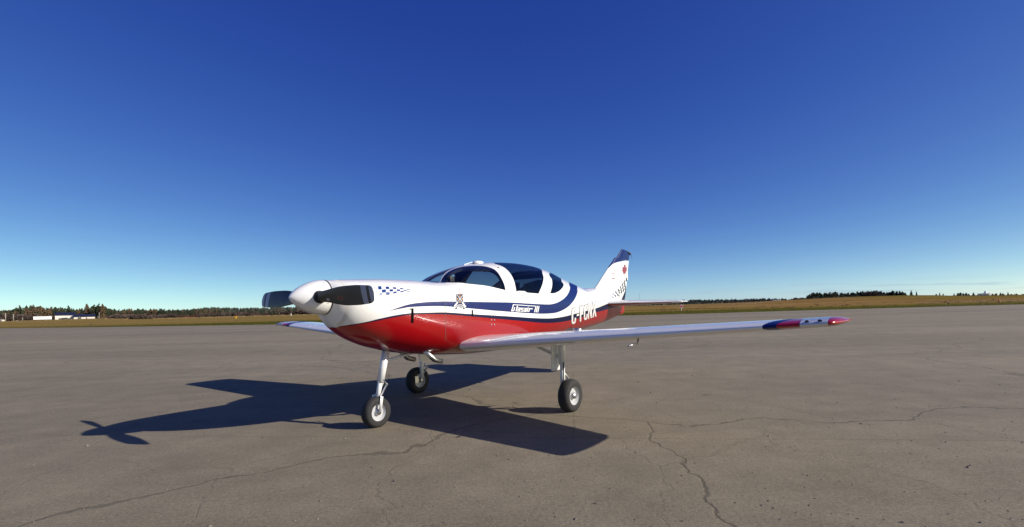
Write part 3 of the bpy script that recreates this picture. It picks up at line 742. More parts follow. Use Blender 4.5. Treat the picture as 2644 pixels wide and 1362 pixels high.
tail = [(620, 880, 886), (620, 896, 902), (642, 882, 888), (668, 848, 858), (668, 884, 894), (690, 860, 868), (713, 810, 826), (712, 865, 884), (734, 826, 846), (758, 772, 800), (754, 838, 866), (776, 792, 822),
        (799, 735, 768), (791, 818, 850), (811, 756, 796), (833, 690, 728), (822, 788, 832), (843, 726, 768), (865, 645, 690), (853, 760, 812), (874, 690, 738), (896, 598, 650), (884, 735, 782), (905, 645, 700), (930, 555, 615), (913, 690, 750)]
tq = []
for x, y0, y1 in tail:
    w = 11 if x < 700 else 9.5; tq.append(c5([(x - w + 3, y0 + 3), (x + w + 2, y0 - 3), (x + w - 3, y1 - 3), (x - w - 2, y1 + 3)]))
decal('tail_checks', tq, M_bcheck, BT, fin)
leaf = [(0, 1), (.12, .76), (.30, .86), (.22, .42), (.44, .64), (.52, .50), (.80, .56), (.70, .28), (.84, .20), (.42, -.16), (.47, -.34), (.05, -.28), (.06, -.62), (-.06, -.62), (-.05, -.28), (-.47, -.34), (-.42, -.16), (-.84, .20), (-.70, .28), (-.80, .56), (-.52, .50), (-.44, .64), (-.22, .42), (-.30, .86), (-.12, .76)]
decal('maple_leaf', [c5([(901 + x * 47 + (y - .2) * 7, 428 - (y - .2) * 132 * (1.0 if y > .2 else .9)) for x, y in leaf])], M_pred, BT, rud, grid=3)
decal('fin_badge', [c5(line([(685, 500), (695, 486), (715, 482), (735, 488), (748, 506)], 9)), c5(line([(690, 566), (705, 572), (735, 568), (750, 574)], 17))], M_brown, BT, fin, grid=3)
decal('badge_wing', [c5(line([(705, 540), (722, 545), (735, 535)], 5))], M_lgrey, BT, fin, grid=3)
# registration C-FCNX: block letters on a baseline that follows the tail cone
def letters():
    C = [(1, .70), (1, .82), (.88, .96), (.70, 1), (.30, 1), (.10, .95), (0, .80), (0, .20), (.10, .05), (.30, 0), (.70, 0), (.90, .05), (1, .20), (1, .36), (.66, .36), (.66, .20), (.58, .13), (.42, .13), (.34, .20), (.34, .80), (.42, .87), (.58, .87), (.66, .80), (.66, .70)]
    D = [(0, .42), (1, .42), (1, .55), (0, .55)]
    Fl = [(0, 0), (.36, 0), (.36, .42), (.86, .42), (.86, .57), (.36, .57), (.36, .85), (1, .85), (1, 1), (0, 1)]
    N = [(0, 0), (.28, 0), (.28, .62), (.70, 0), (1, 0), (1, 1), (.72, 1), (.72, .38), (.30, 1), (0, 1)]
    X = [(0, 0), (.32, 0), (.5, .32), (.68, 0), (1, 0), (.68, .5), (1, 1), (.68, 1), (.5, .68), (.32, 1), (0, 1), (.32, .5)]
    return [(C, 36, 108), (D, 118, 158), (Fl, 170, 232), (C, 236, 298), (N, 304, 368), (X, 374, 442)]
def reg(x, k, dx=0, dy=0):
    yb = 1318 - (x - 36) * .335; h_ = 258 - (x - 36) * .045
    return (1470 + (x + dx + (k - .5) * 4) / 6.32, 630 + (yb - k * h_ + dy) / 6.32)
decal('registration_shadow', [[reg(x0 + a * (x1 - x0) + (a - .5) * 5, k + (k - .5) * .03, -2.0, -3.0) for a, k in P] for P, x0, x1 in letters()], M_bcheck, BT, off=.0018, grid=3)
decal('registration', [[reg(x0 + a * (x1 - x0), k) for a, k in P] for P, x0, x1 in letters()], M_white, BT, off=.0034, grid=3)
# name on the upper stripe, sloped block letters
def logo(x, y): return (1280 + (290 + x * 515 + y * 36 * (1 - .3 * x)) / 7.371, 660 + (1062 + x * 24 - y * (131 - 10 * x)) / 7.371)
lg = [(0, 0, .035, 1), (.035, .90, .835, 1), (.035, 0, .105, .14), (.075, .14, .112, .58), (.06, .48, .075, .58), (.16, 0, .205, .82),
      (.225, .46, .32, .58), (.285, 0, .32, .46), (.225, 0, .285, .10), (.225, .10, .252, .34), (.252, .25, .285, .34),
      (.34, .46, .435, .58), (.34, .24, .366, .46), (.366, .24, .435, .33), (.409, .10, .435, .24), (.34, 0, .435, .10),
      (.455, .46, .55, .58), (.515, 0, .55, .46), (.455, 0, .515, .10), (.455, .10, .482, .34), (.482, .25, .515, .34),
      (.57, 0, .605, .58), (.57, .66, .605, .76), (.63, 0, .668, .58), (.668, .44, .77, .58), (.85, 0, .884, 1), (.908, 0, .942, 1), (.966, 0, 1.0, 1)]
decal('name_lettering', [[logo(x0, y0), logo(x1, y0), logo(x1, y1), logo(x0, y1)] for x0, y0, x1, y1 in lg], M_white, BT, off=.0026, grid=4)
# crest
shield = [(722, 745), (855, 745), (853, 860), (840, 895), (815, 925), (790, 945), (765, 925), (740, 895), (725, 860)]
crest = decal('crest', [c3(shield)], M_dblue, BT, off=.0018, grid=3)
def paddle(a, b): return [c3(line([a, (a[0] * .45 + b[0] * .55, a[1] * .45 + b[1] * .55)], 9)), c3(line([(a[0] * .4 + b[0] * .6, a[1] * .4 + b[1] * .6), (a[0] * .25 + b[0] * .75, a[1] * .25 + b[1] * .75), b], 27))]
decal('crossed_paddles', paddle((735, 752), (900, 985)) + paddle((848, 752), (685, 975)), M_white, BT, crest, off=.0028, grid=3)
decal('gold_charge', [c3([(cx_ + r * math.cos(k), cy_ + r * 1.25 * math.sin(k)) for k in np.linspace(0, 2 * math.pi, 11)[:-1] for r in (11,)]) for cx_, cy_ in ((790, 778), (745, 828), (834, 828), (790, 892))], M_gold, BT, crest, off=.0030, grid=3, kind='stuff')
arc = [(715, 1010), (735, 975), (765, 958), (795, 953), (825, 958), (852, 978), (868, 1012)]
decal('scroll', [c3(line(arc, 38))], M_white, BT, crest, off=.0030, grid=3)
decal('scroll_text', [c3(line(arc, 14)), c3(rect(704, 1003, 734, 1022)), c3(rect(850, 1004, 880, 1024))], M_dblue, BT, crest, off=.0040, grid=3)
decal('crest_top', [c3(line([(755, 642), (800, 648)], 8)), c3(line([(770, 665), (788, 690), (778, 715)], 4)), c3(line([(722, 737), (790, 735), (852, 738)], 8)), c3(line([(790, 730), (812, 716)], 8))], M_brown, BT, crest, off=.0018, grid=3)
# seams, black strips, scoop shadow, small vents, screws, handle
decal('door_seam', [line(resample(c4([(-40, 190), (0, 215), (75, 260), (150, 330), (205, 410), (235, 490), (262, 580), (280, 680), (290, 760), (302, 840), (318, 878), (350, 893)]), 3), .45)], M_lgrey, BT, off=.0010, grid=3)
decal('cowl_seam', [line([(1150, 778), (1150.3, 800), (1150.4, 826), (1150.6, 858), (1151, 880)], .8)], M_seam, BT, off=.0010, grid=4)
decal('cowl_black_strip', [c2([(1510, 886), (1556, 886), (1556, 1195), (1504, 1200)])], M_mattblack, BT, off=.0030, grid=4)  # narrow upright black strip laid flat on the cowl
decal('scoop_shadow', [c2([(1438, 905), (1480, 888), (1510, 886), (1508, 918), (1470, 908)])], M_seam, BT, off=.0026, grid=3)  # shadow of a scoop, painted as a flat dark decal
decal('side_black_strip', [c3([(1014, 1040), (1040, 1036), (1042, 1166), (1018, 1162)])], M_mattblack, BT, off=.0030, grid=3)  # short black strip laid flat on the fuselage side
mb = MB()
for y in (1145, 1230, 1316):
    for x in (1392, 1449):
        u, v = c3([(x, y)])[0]; h_ = BF.ray_cast(EYE, eye_dir(u, v)); nn = h_[1] if h_[1].dot(EYE - h_[0]) > 0 else -h_[1]
        mb.tube([h_[0] - nn * .004, h_[0] + nn * .003, h_[0] + nn * .007], [.0075, .0075, .003], 10)
mb.build('screw_head', M_lgrey, fuselage, True, kind='stuff')
decal('small_vent', [c3([(1388, 1045), (1394, 1042), (1398, 1060), (1392, 1062)]), c3([(1446, 1045), (1452, 1042), (1456, 1060), (1450, 1062)]), c3(rect(464, 622, 471, 629)), c3(rect(487, 800, 494, 807))], M_seam, BT, off=.0016, grid=3, kind='stuff')
decal('door_handle', [c4(line([(492, 772), (503, 763), (515, 768), (522, 780)], 7)), c4(line([(500, 802), (515, 812)], 7)), c4(rect(467, 815, 478, 826))], M_dgrey, BT, off=.0030, grid=2, kind='stuff')
decal('door_placard', [c4(rect(525, 792, 600, 815))], M_lgrey, BT, off=.0014, grid=3)
near_blade = [o for o in plane.children if o.name.startswith('propeller_blade')][0]
BB = [bvh_of(near_blade)]
el = lambda r0, r1: [(879 + r * 7.2 * math.cos(k), 770 + r * 6.0 * math.sin(k) + r * 1.4 * math.cos(k)) for r, ks in ((r0, np.linspace(0, 6.1, 20)), (r1, np.linspace(6.1, 0, 20))) for k in ks]
decal('blade_ring', [el(1.0, .82)], M_brown, BB, near_blade, off=.001, grid=2)
decal('blade_logo', [line([(873.5, 770), (879, 769.4), (885, 771)], 3)], M_pred, BB, near_blade, off=.001, grid=2)
decal('blade_placard', [[(842.5, 771), (850, 771), (852, 776), (845, 776.5)]], M_lgrey, BB, near_blade, off=.001, grid=2)

# ---- roof antenna, cabin interior
mb = MB()
for k in range(5): pass
s_, z_ = 2.36, float(zt_f(2.36))
mb.lathe([(.001, .030), (.030, .028), (.052, .020), (.060, .008), (.062, -.004)], (s_ - S0, 0, z_), 'Z', 24); a = mb.build('roof_antenna', M_white, plane, True); 
for v_ in a.data.vertices: v_.co.x = (v_.co.x - (s_ - S0)) * 1.35 + (s_ - S0); 
mb = MB(); mb.tube([PL(2.10, .02, 1.628), PL(2.24, .02, 1.665)], .005, 6); mb.build('wire_antenna', M_white, plane)
mb = MB(); mb.box(PL(2.95, 0, .80), (2.0, .70, .03)); mb.build('cabin_floor', M_liner, plane)
mb = MB()
pv, pf = [], []
for s in (1.62, 1.72, 1.86, 2.0):
    for t in np.linspace(-1, 1, 13):
        wmx = float(w_f(s)) * .66; hump = (1.43 if s < 1.9 else 1.42) - .04 * abs(t) ** 3 - (.02 if s == 1.62 else 0); pv.append(PL(s, t * wmx, hump - .012))
for s in (2.0,):
    for t in np.linspace(-1, 1, 13): pv.append(PL(1.98, t * float(w_f(s)) * .82, 1.0))
for i in range(4):
    for j in range(12): pf.append((i * 13 + j, i * 13 + j + 1, (i + 1) * 13 + j + 1, (i + 1) * 13 + j))
o = mesh_obj('instrument_panel', pv, pf, M_dgrey, plane); auto_smooth(o, 30)
mb = MB(); du = inv(1163, 721, .2); mb.box(PL(du[0], .2, du[1]), (.06, .055, .052)); mb.box(PL(du[0], .2, du[1] - .04), (.03, .03, .04)); o = mb.build('dash_unit', M_dgrey, plane)
for sd in (1, -1):
    mb = MB(); pv, pf = [], []
    pr = [(2.45, .91), (2.70, .89), (2.96, .89), (3.05, .98), (3.16, 1.14), (3.25, 1.27), (3.28, 1.33), (3.34, 1.33), (3.36, 1.27), (3.28, 1.05), (3.14, .82), (2.5, .81)]
    for t in (.055, .075, .24, .38, .40):
        e = .012 if t in (.055, .40) else 0
        for s, z in pr: pv.append(PL(s + (e if s < 3.1 else -e), sd * t, z - (e if z > 1 else 0)))
    n = len(pr)
    for i in range(4):
        for k in range(n): pf.append((i * n + k, i * n + (k + 1) % n, (i + 1) * n + (k + 1) % n, (i + 1) * n + k))
    pf += [tuple(range(n)), tuple(4 * n + k for k in range(n))]
    o = mesh_obj('seat', pv, pf, M_seat, plane); fix_normals(o); auto_smooth(o, 40)
    mb = MB(); mb.box(PL(3.33, sd * .23, 1.41), (.06, .18, .10)); o2 = mb.build('headrest', M_seat, o)
mb = MB(); mb.box(PL(2.42, .17, 1.575), (.02, .20, .045)); mb.tube([PL(2.36, .10, 1.60), PL(2.36, .10, 1.55)], .018, 8); mb.build('sun_visor', M_dgrey, plane)
mb = MB(); mb.box(PL(4.05, 0, 1.02), (.02, .56, .60)); mb.build('rear_bulkhead', M_liner, plane)
mb = MB(); mb.tube([PL(2.08, .23, 1.05), PL(2.2, .23, 1.18), PL(2.22, .23, 1.28)], .014, 8); mb.tube([PL(2.22, .14, 1.30), PL(2.22, .17, 1.27), PL(2.22, .29, 1.27), PL(2.22, .32, 1.30)], .014, 8); mb.build('control_yoke', M_dgrey, plane, True)

# ---- undercarriage
def wheel(name, c, r, w, parent):
    e = empty(name, c); e.parent = parent
    mb = MB(); mb.lathe([(r * .55, -w * .42), (r * .80, -w * .5), (r * .95, -w * .38), (r, -w * .12), (r, w * .12), (r * .95, w * .38), (r * .80, w * .5), (r * .55, w * .42)], (0, 0, 0), 'Y', 32); mb.build('tyre', M_tyre, e, True)
    mb = MB(); mb.lathe([(.001, -w * .30), (r * .2, -w * .34), (r * .22, -w * .2), (r * .45, -w * .2), (r * .56, -w * .42), (r * .56, w * .42), (r * .45, w * .2), (r * .22, w * .2), (r * .2, w * .34), (.001, w * .30)], (0, 0, 0), 'Y', 24); auto_smooth(mb.build('rim', M_lgrey, e), 35)
    mb = MB()
    for sd in (-1, 1): mb.lathe([(r * .2, sd * w * .35), (r * .16, sd * w * .46), (.001, sd * w * .5)], (0, 0, 0), 'Y', 16)
    mb.build('hub_cap', M_metal, e, True)
for sd in (1, -1):
    mb = MB(); mb.tube([PL(2.42, sd * 1.12, .80), PL(2.42, sd * 1.12, .50)], .040, 14); mb.tube([PL(2.42, sd * 1.12, .52), PL(2.42, sd * 1.12, .20)], .027, 14)
    mb.tube([PL(2.42, sd * 1.12, .42), PL(2.53, sd * 1.12, .34), PL(2.42, sd * 1.12, .24)], .014, 8); mb.tube([PL(2.42, sd * 1.12, .56), PL(2.42, sd * .62, .74)], .018, 8)
    lg_ = mb.build('main_gear_leg', M_white, plane, True)
    mb = MB(); mb.tube([PL(2.42, sd * 1.12, .175), PL(2.42, sd * 1.24, .175)], .018, 10); mb.build('axle', M_metal, lg_)
    wheel('main_wheel', PL(2.42, sd * 1.21, .168), .175, .13, plane)
    mb = MB(); mb.box(PL(2.42, sd * 1.05, .60), (.20, .012, .34)); o = mb.build('gear_door', M_white, plane)
mb = MB(); mb.tube([PL(.98, 0, .74), PL(.90, 0, .42)], .036, 14); mb.tube([PL(.91, 0, .46), PL(.86, 0, .27)], .024, 12)
for sd in (1, -1): mb.tube([PL(.87, 0, .30), PL(.865, sd * .065, .29), PL(.84, sd * .065, .15)], .014, 8)
mb.tube([PL(.95, 0, .62), PL(1.35, 0, .68)], .014, 8); mb.build('nose_gear_leg', M_white, plane, True)
wheel('nose_wheel', PL(.84, 0, .144), .15, .11, plane)
mb = MB(); mb.add([tuple(PL(q, t * .085, float(zb_f(q)) - .004 + .01 * abs(t))) for q in (.90, 1.05, 1.22) for t in (-1, 0, 1)], [(0, 1, 4, 3), (1, 2, 5, 4), (3, 4, 7, 6), (4, 5, 8, 7)]); mb.build('wheel_well_dark', M_mattblack, plane)  # no recess: the well's shade is painted as a flat black belly panel
for q in (.30, .36, .42): pass
mb = MB(); mb.tube([PL(.905, .03, .45), PL(.955, .03, .40), PL(.875, .03, .29)], .009, 6); mb.tube([PL(.905, -.03, .45), PL(.955, -.03, .40), PL(.875, -.03, .29)], .009, 6); mb.build('torque_link', M_metal, plane)
mb = MB(); mb.tube([PL(2.40, 1.15, .52), PL(2.38, 1.16, .38), PL(2.36, 1.17, .22), PL(2.40, 1.18, .18)], .006, 6); mb.build('brake_hose', M_black, plane)
for sd in (1, -1): mb = MB(); mb.box(PL(2.34, sd * 1.145, .19), (.06, .035, .09)); mb.build('brake_caliper', M_metal, plane)
mb = MB(); a_, b_, t_, z_, th_, _ = wing_st(1.55); mb.lathe([(.001, .006), (.038, .005), (.042, 0), (.042, -.01)], (a_ + .38 - S0, -1.55, z_ + .083), 'Z', 20); mb.build('fuel_cap', M_metal, plane, True)
for sd in (1, -1): mb = MB(); mb.tube([PL(1.30, sd * .20, .70), PL(1.42, sd * .21, .60), PL(1.52, sd * .21, .575)], .026, 12); mb.build('exhaust_pipe', M_metal, plane, True)
mb = MB(); mb.tube([PL(1.75, 2.3, .845), PL(1.72, 2.3, .79), PL(1.55, 2.3, .785)], .007, 8); mb.build('pitot_tube', M_metal, plane, True)

# ------------------------------------------------------------------ trees
def spruce_mesh(seed, full=1.0, tiers=9, per=9, lean=.70):
    """ragged skirts of drooping boughs stacked up a leader, with stray sprays between them"""
    r = random.Random(seed); v, f = [], []
    for i in range(tiers):
        h = .06 + .84 * i / (tiers - 1); R = (.24 * (1 - h) ** lean + .015) * full * r.uniform(.75, 1.2); n = per if i < tiers - 2 else 6
        ox, oy = r.gauss(0, .016), r.gauss(0, .016); b = len(v); v.append((ox, oy, min(h + max(.11, 1.35 * .84 / (tiers - 1)) + .04 * r.random(), 1.02))); a0 = r.random() * 6.28
        for k in range(2 * n):
            a = a0 + math.pi * k / n + r.gauss(0, .08); rr = R * (r.uniform(.8, 1.35) if k % 2 == 0 else r.uniform(.35, .65)); z = h - (r.uniform(.01, .06) if k % 2 == 0 else -.012)
            v.append((ox + rr * math.cos(a), oy + rr * math.sin(a), z + r.gauss(0, .012)))
        f += [(b, b + 1 + k, b + 1 + (k + 1) % (2 * n)) for k in range(2 * n)]
        for k in range(4):
            a = r.random() * 6.28; rr = R * r.uniform(.7, 1.3); zz = h + r.uniform(-.02, .07); b = len(v)
            v.extend([(rr * .3 * math.cos(a - .4), rr * .3 * math.sin(a - .4), zz + .03), (rr * math.cos(a), rr * math.sin(a), zz - .01), (rr * .3 * math.cos(a + .4), rr * .3 * math.sin(a + .4), zz + .02)]); f.append((b, b + 1, b + 2))
    b = len(v); v.extend([(-.008, 0, .9), (.008, 0, .9), (0, 0, 1.03)]); f.append((b, b + 1, b + 2))
    return v, f
def bush_mesh(seed, n=190):
    r = random.Random(seed); v, f = [], []
    for _ in range(n):
        a = r.random() * 6.283; R = math.sqrt(r.random()) * .55; x, y = R * math.cos(a), R * math.sin(a)
        top = (1 - (R / .62) ** 2) ** .5 * r.uniform(.5, 1.05); z0 = r.uniform(0, .35) * top; w = r.uniform(.03, .09); lx, ly = x * .35 + r.gauss(0, .07), y * .35 + r.gauss(0, .07); an = r.random() * 3.14
        k = len(v); v.extend([(x - w * math.cos(an), y - w * math.sin(an), z0), (x + w * math.cos(an), y + w * math.sin(an), z0), (x + lx, y + ly, top)]); f.append((k, k + 1, k + 2))
        k = len(v); zz = top * r.uniform(.3, .9); v.extend([(x, y, zz - .10), (x + r.gauss(0, .14), y + r.gauss(0, .14), zz + .05), (x + r.gauss(0, .09), y + r.gauss(0, .09), zz + .13)]); f.append((k, k + 1, k + 2))
    return v, f
def raw_mesh(name, vf, mat):
    me = bpy.data.meshes.new(name); me.from_pydata(vf[0], [], vf[1]); me.materials.append(mat); me.update(); return me
trunk_mb = MB(); trunk_mb.tube([(0, 0, -.02), (.003, 0, .5), (0, 0, .93)], [.016, .010, .003], 6)
ME_trunk = raw_mesh('trunk', (trunk_mb.v, trunk_mb.f), M_bark)
stem_mb = MB()
for k in range(5):
    a = k * 1.26; stem_mb.tube([(.03 * math.cos(a), .03 * math.sin(a), -.02), (.12 * math.cos(a), .12 * math.sin(a), .35), (.26 * math.cos(a + .3), .26 * math.sin(a + .3), .72)], [.014, .009, .003], 4)
ME_stem = raw_mesh('stem', (stem_mb.v, stem_mb.f), M_bark)
SPR = [raw_mesh('crown', spruce_mesh(i, (1.0, .8, 1.25, .9, 1.1, .7)[i]), M_spruce) for i in range(6)]
LAR = [raw_mesh('crown', spruce_mesh(20 + i, (.95, 1.15, .85, 1.05)[i], 8, 7, .6), M_larch) for i in range(4)]
ALD = [raw_mesh('twigs', bush_mesh(40 + i), M_alder) for i in range(4)]
RAL = [raw_mesh('twigs', bush_mesh(50 + i), M_ralder) for i in range(2)]
def tree(kind, u, Y, hgt, wid, label, group):
    nm, cat, pool, part, tr = {'s': ('spruce_tree', 'tree', SPR, 'crown', ME_trunk), 'l': ('larch_tree', 'tree', LAR, 'crown', ME_trunk),
                               'a': ('alder_bush', 'bush', ALD, 'twigs', ME_stem), 'r': ('red_twigged_bush', 'bush', RAL, 'twigs', ME_stem)}[kind]
    p = at(u, Y); e = empty(nm, (p.x, p.y, p.z - .1), random.random() * 6.28, label=label, cat=cat, group=group)
    e.scale = (hgt * wid, hgt * wid, hgt)
    for m_, n_ in ((random.choice(pool), part), (tr, 'trunk' if kind in 'sl' else 'stem')):
        o = bpy.data.objects.new(n_, m_); COL.objects.link(o); o.parent = e
    return e
R = random.Random(3)
def px_h(px, Y): return px * Y / F
def where(u):
    return ('left of the white trailer' if u < 80 else 'behind the white trailer' if u < 137 else 'behind the tall barn' if u < 191 else 'behind the low shed' if u < 246 else 'beside the utility pole' if u < 300 else
            'in the woods a little right of the sheds' if u < 400 else 'in the woods midway from the sheds to the propeller' if u < 500 else 'in the woods left of the propeller tip')
# --- left woods: profile of tops (row) along the columns
topL = pchip([-260, -60, 0, 35, 45, 75, 120, 150, 180, 200, 230, 250, 270, 285, 330, 600], [800, 799, 800, 797, 791, 789, 792, 794, 795, 797, 793, 789, 791, 797, 797, 799])
NL = 0
for i in range(330):
    u = -250 + 830 * (i + R.random()) / 330; Y = R.uniform(372, 440) if u < 300 else R.uniform(520, 600); base = hor(u) - (zg((u - CX) / F * Y, Y) - CAMH) * F / Y
    hp = base - float(topL(u)) ; hp *= R.uniform(.80, 1.03)
    k = 'l' if R.random() < (.55 if 60 < u < 150 or 195 < u < 240 else .3) else 's'
    lab = (('dark green spruce ' if k == 's' else 'rusty brown larch ') + where(u), ('spruces ' if k == 's' else 'larches ') + where(u))
    tree(k, u, Y, px_h(hp, Y), R.uniform(1.15, 1.8), *lab)
for u, v, k, lab in ((225, 784.5, 'l', 'tall thin brown larch above the right end of the low shed'), (244, 786, 's', 'bushy dark spruce right of the tall brown larch behind the low shed'),
                     (254.5, 783, 's', 'tallest dark spruce right of the low shed'), (264, 784.5, 'l', 'tall brown larch just right of the tallest spruce'),
                     (52, 787.5, 's', 'dark spruce poking above the left end of the woods'), (88, 786.5, 'l', 'tall brown larch above the white trailer'), (177, 789, 's', 'dark spruce rising behind the tall barn roof')):
    Y = 366; base = hor(u) - (zg((u - CX) / F * Y, Y) - CAMH) * F / Y
    tree(k, u, Y, px_h(base - v, Y), 1.05, lab, None)
for i in range(110):
    u = -240 + 620 * (i + R.random()) / 110; Y = R.uniform(346, 360) + (22 if u > 130 else 0)
    hp = R.uniform(12, 22) if u < 95 else (R.uniform(9, 15) if u < 280 else R.uniform(10, 17))
    tree('a', u, Y, px_h(hp, Y), R.uniform(.9, 1.7), 'greyish brown bare alder bush ' + where(u), 'alder bushes ' + where(u))
for i in range(70):
    u = 330 + 320 * (i + R.random()) / 70; Y = R.uniform(470, 520); hp = R.uniform(9, 15)
    red = (u > 445 and u < 510) and R.random() < .55
    tree('r' if red else 'a', u, Y, px_h(hp * (.6 if red else 1), Y - (20 if red else 0)), R.uniform(1.0, 1.9), *(('reddish low bush in the scrub left of the propeller', 'reddish bushes left of the propeller') if red else ('greyish brown bare bush low ' + where(u), 'bare bushes ' + where(u))))
for i in range(85):
    u = 560 + 320 * (i + R.random()) / 85; Y = R.uniform(520, 600); hp = R.uniform(9, 17)
    k = 's' if R.random() < .75 else 'a'; pl_ = 'above the yellow sign' if u < 660 else 'under the far propeller blade' if u < 760 else 'behind the spinner'
    tree(k, u, Y, px_h(hp * 1.15, Y), R.uniform(1.5, 2.3), ('dark conifer in the low woods ' if k == 's' else 'bare brown bush in the low woods ') + pl_, ('conifers ' if k == 's' else 'bushes ') + pl_)
# --- right clump and the scattered trees beyond it
topR = pchip([2075, 2084, 2107, 2127, 2138, 2170, 2200, 2225, 2247, 2270, 2285, 2311, 2338], [766, 763, 757, 758, 755.5, 756, 757, 754, 753, 751.5, 754, 753, 755])
for i in range(64):
    u = 2082 + 258 * (i + R.random()) / 64; Y = R.uniform(500, 540); base = hor(u) - (zg((u - CX) / F * Y, Y) - CAMH) * F / Y
    pr_ = 'left part' if u < 2170 else 'middle' if u < 2255 else 'right part'
    hp = (base - float(topR(u))) * R.uniform(.95, 1.2)
    tree('s', u, Y, px_h(max(hp, 4), Y), R.uniform(1.7, 2.6), 'dark spruce in the %s of the long clump on the right skyline' % pr_, 'spruces in the %s of the right clump' % pr_)
for i in range(34):
    u = 2050 + 245 * (i + R.random()) / 34; Y = R.uniform(480, 497)
    hp = R.uniform(4, 8) + (9 if 2242 < u < 2268 else 0)
    tree('a', u, Y, px_h(hp, Y), R.uniform(1.2, 1.9), 'greyish brown bare bush in front of the right spruce clump', 'bare bushes under the right clump')
for u, v, lab in ((2353.5, 749.3, 'tall lone spruce just right of the long clump'), (2367, 752.3, 'smaller lone spruce, second one right of the long clump'), (2427, 755, 'rounded spruce alone on the low hedge line'),
                  (2464, 757, 'small pointed spruce midway along the hedge line'), (2603, 754, 'thin tall spruce right of the white beacon building')):
    Y = 520; base = hor(u) - (zg((u - CX) / F * Y, Y) - CAMH) * F / Y; tree('s', u, Y, px_h(base - v, Y), 1.3, lab, None)
for u, v in ((2418, 759), (2436, 758), (2474, 756), (2480, 755), (2488, 757), (2495, 756), (2502, 758), (2514, 755), (2526, 757), (2531, 757.5), (2563, 758), (2573, 757), (2584, 755.5), (2590, 757), (2612, 759), (2624, 757.5), (2640, 759), (2660, 757), (2690, 755), (2720, 757)):
    Y = R.uniform(515, 545); base = hor(u) - (zg((u - CX) / F * Y, Y) - CAMH) * F / Y
    tree('s', u, Y, px_h(base - v, Y), R.uniform(1.6, 2.6), 'small dark spruce on the far right skyline by the white beacon building', 'small spruces on the far right skyline')

# --- masses: far wooded ridge, hedge line, all as stuff
def mass(name, mat, spots, label, seed=1):
    """spots: (x, y, z, height, width)"""
    V, Fc = [], []; r = random.Random(seed); protos = [spruce_mesh(60 + i, 1.4, 3, 4) for i in range(5)]
    for x, y, z, h_, w_ in spots:
        pv, pf = protos[r.randrange(5)]; a = r.random() * 6.28; c_, s_ = math.cos(a), math.sin(a); b = len(V)
        V.extend([(x + (p[0] * c_ - p[1] * s_) * w_, y + (p[0] * s_ + p[1] * c_) * w_, z + p[2] * h_) for p in pv]); Fc.extend([(i + b, j + b, k + b) for i, j, k in pf])
    return mesh_obj(name, V, Fc, mat, kind='stuff', label=label)
ridge_px = pchip([-1500, -400, 0, 200, 400, 470, 520, 560, 640, 760, 900, 1200, 1560, 1774, 1900, 1960, 2049, 2150, 2500, 4200], [24, 27, 29, 24, 18, 19, 22, 23.5, 19, 19, 20, 17, 13, 10.5, 9, 9, 4, 3, 3, 14])
hv, hf = [], []
hu = np.linspace(-1500, 4200, 140); rows = [(700, 0), (900, .25), (1150, .62), (1400, .9), (1600, 1), (1900, .7), (2600, 0)]
def ridge_z(u, k): return (float(ridge_px(u)) * 1600 / F - 7.0) * k + 1.0
for Y, k in rows:
    for u in hu: hv.append(((u - CX) / F * Y, Y, ridge_z(u, k) if k > 0 else -1.0))
nh = len(hu)
for i in range(len(rows) - 1):
    for j in range(nh - 1): hf.append((i * nh + j, i * nh + j + 1, (i + 1) * nh + j + 1, (i + 1) * nh + j))
mesh_obj('hill', hv, hf, M_fforest, smooth=True, kind='structure', label='low wooded ridge along the horizon')
rk = pchip([r_[0] for r_ in rows], [r_[1] for r_ in rows])
spots = []
for i in range(5200):
    u = R.uniform(-500, 3300); Y = R.choice([R.uniform(720, 1650), R.uniform(1200, 1650)]); h_ = R.uniform(5, 9.5)
    if u > 2050: h_ *= .8
    if Y < 1000: h_ *= .8
    spots.append(((u - CX) / F * Y, Y, ridge_z(u, float(np.interp(Y, [r_[0] for r_ in rows], [r_[1] for r_ in rows]))) - 1.6, h_, h_ * 1.7))
mass('forest', M_fforest, spots, 'dark forest covering the far ridge')
spots = []
for i in range(420):
    u = R.uniform(880, 2060); Y = R.uniform(600, 680); x = (u - CX) / F * Y; h_ = px_h(R.uniform(5, 9), Y); spots.append((x, Y, zg(x, Y) - .3, h_, h_ * 1.5))
mass('woods', M_fforest, spots, 'dark belt of woods across the field behind the tail', 2)
spots = []
for i in range(500):
    u = R.uniform(2300, 3300); Y = R.uniform(515, 560); x = (u - CX) / F * Y; h_ = px_h(R.uniform(1.5, 3.6), Y); spots.append((x, Y, zg(x, Y) - .3, h_, h_ * 2.2))
mass('hedge_undergrowth', M_spruce, spots, 'low dark hedge line along the right skyline', 3)

# grass: dry tall fringe below the scrub, tufts along the apron edge, weeds on the right
def blades(name, mat, pts, label):
    V, Fc = [], []
    for x, y, z, h_, w_ in pts:
        b = len(V); a = R.uniform(-.4, .4); lx, ly = R.gauss(0, .3) * h_, R.gauss(0, .3) * h_
        V.extend([(x - w_ * math.cos(a), y - w_ * math.sin(a), z), (x + w_ * math.cos(a), y + w_ * math.sin(a), z), (x + lx, y + ly, z + h_)]); Fc.append((b, b + 1, b + 2))
    return mesh_obj(name, V, Fc, mat, kind='stuff', label=label)
pts = []
for i in range(9000):
    u = R.uniform(-200, 1000); Y = R.uniform(405, 455) if u > 330 else R.uniform(318, 340); p = at(u, Y); pts.append((p.x, p.y, p.z - .05, R.uniform(.35, 1.1) * (1 if u > 330 else .6), R.uniform(.1, .3)))
blades('dry_grass', M_straw, pts, 'pale straw fringe of tall dry grass below the scrub on the left')
pts = []
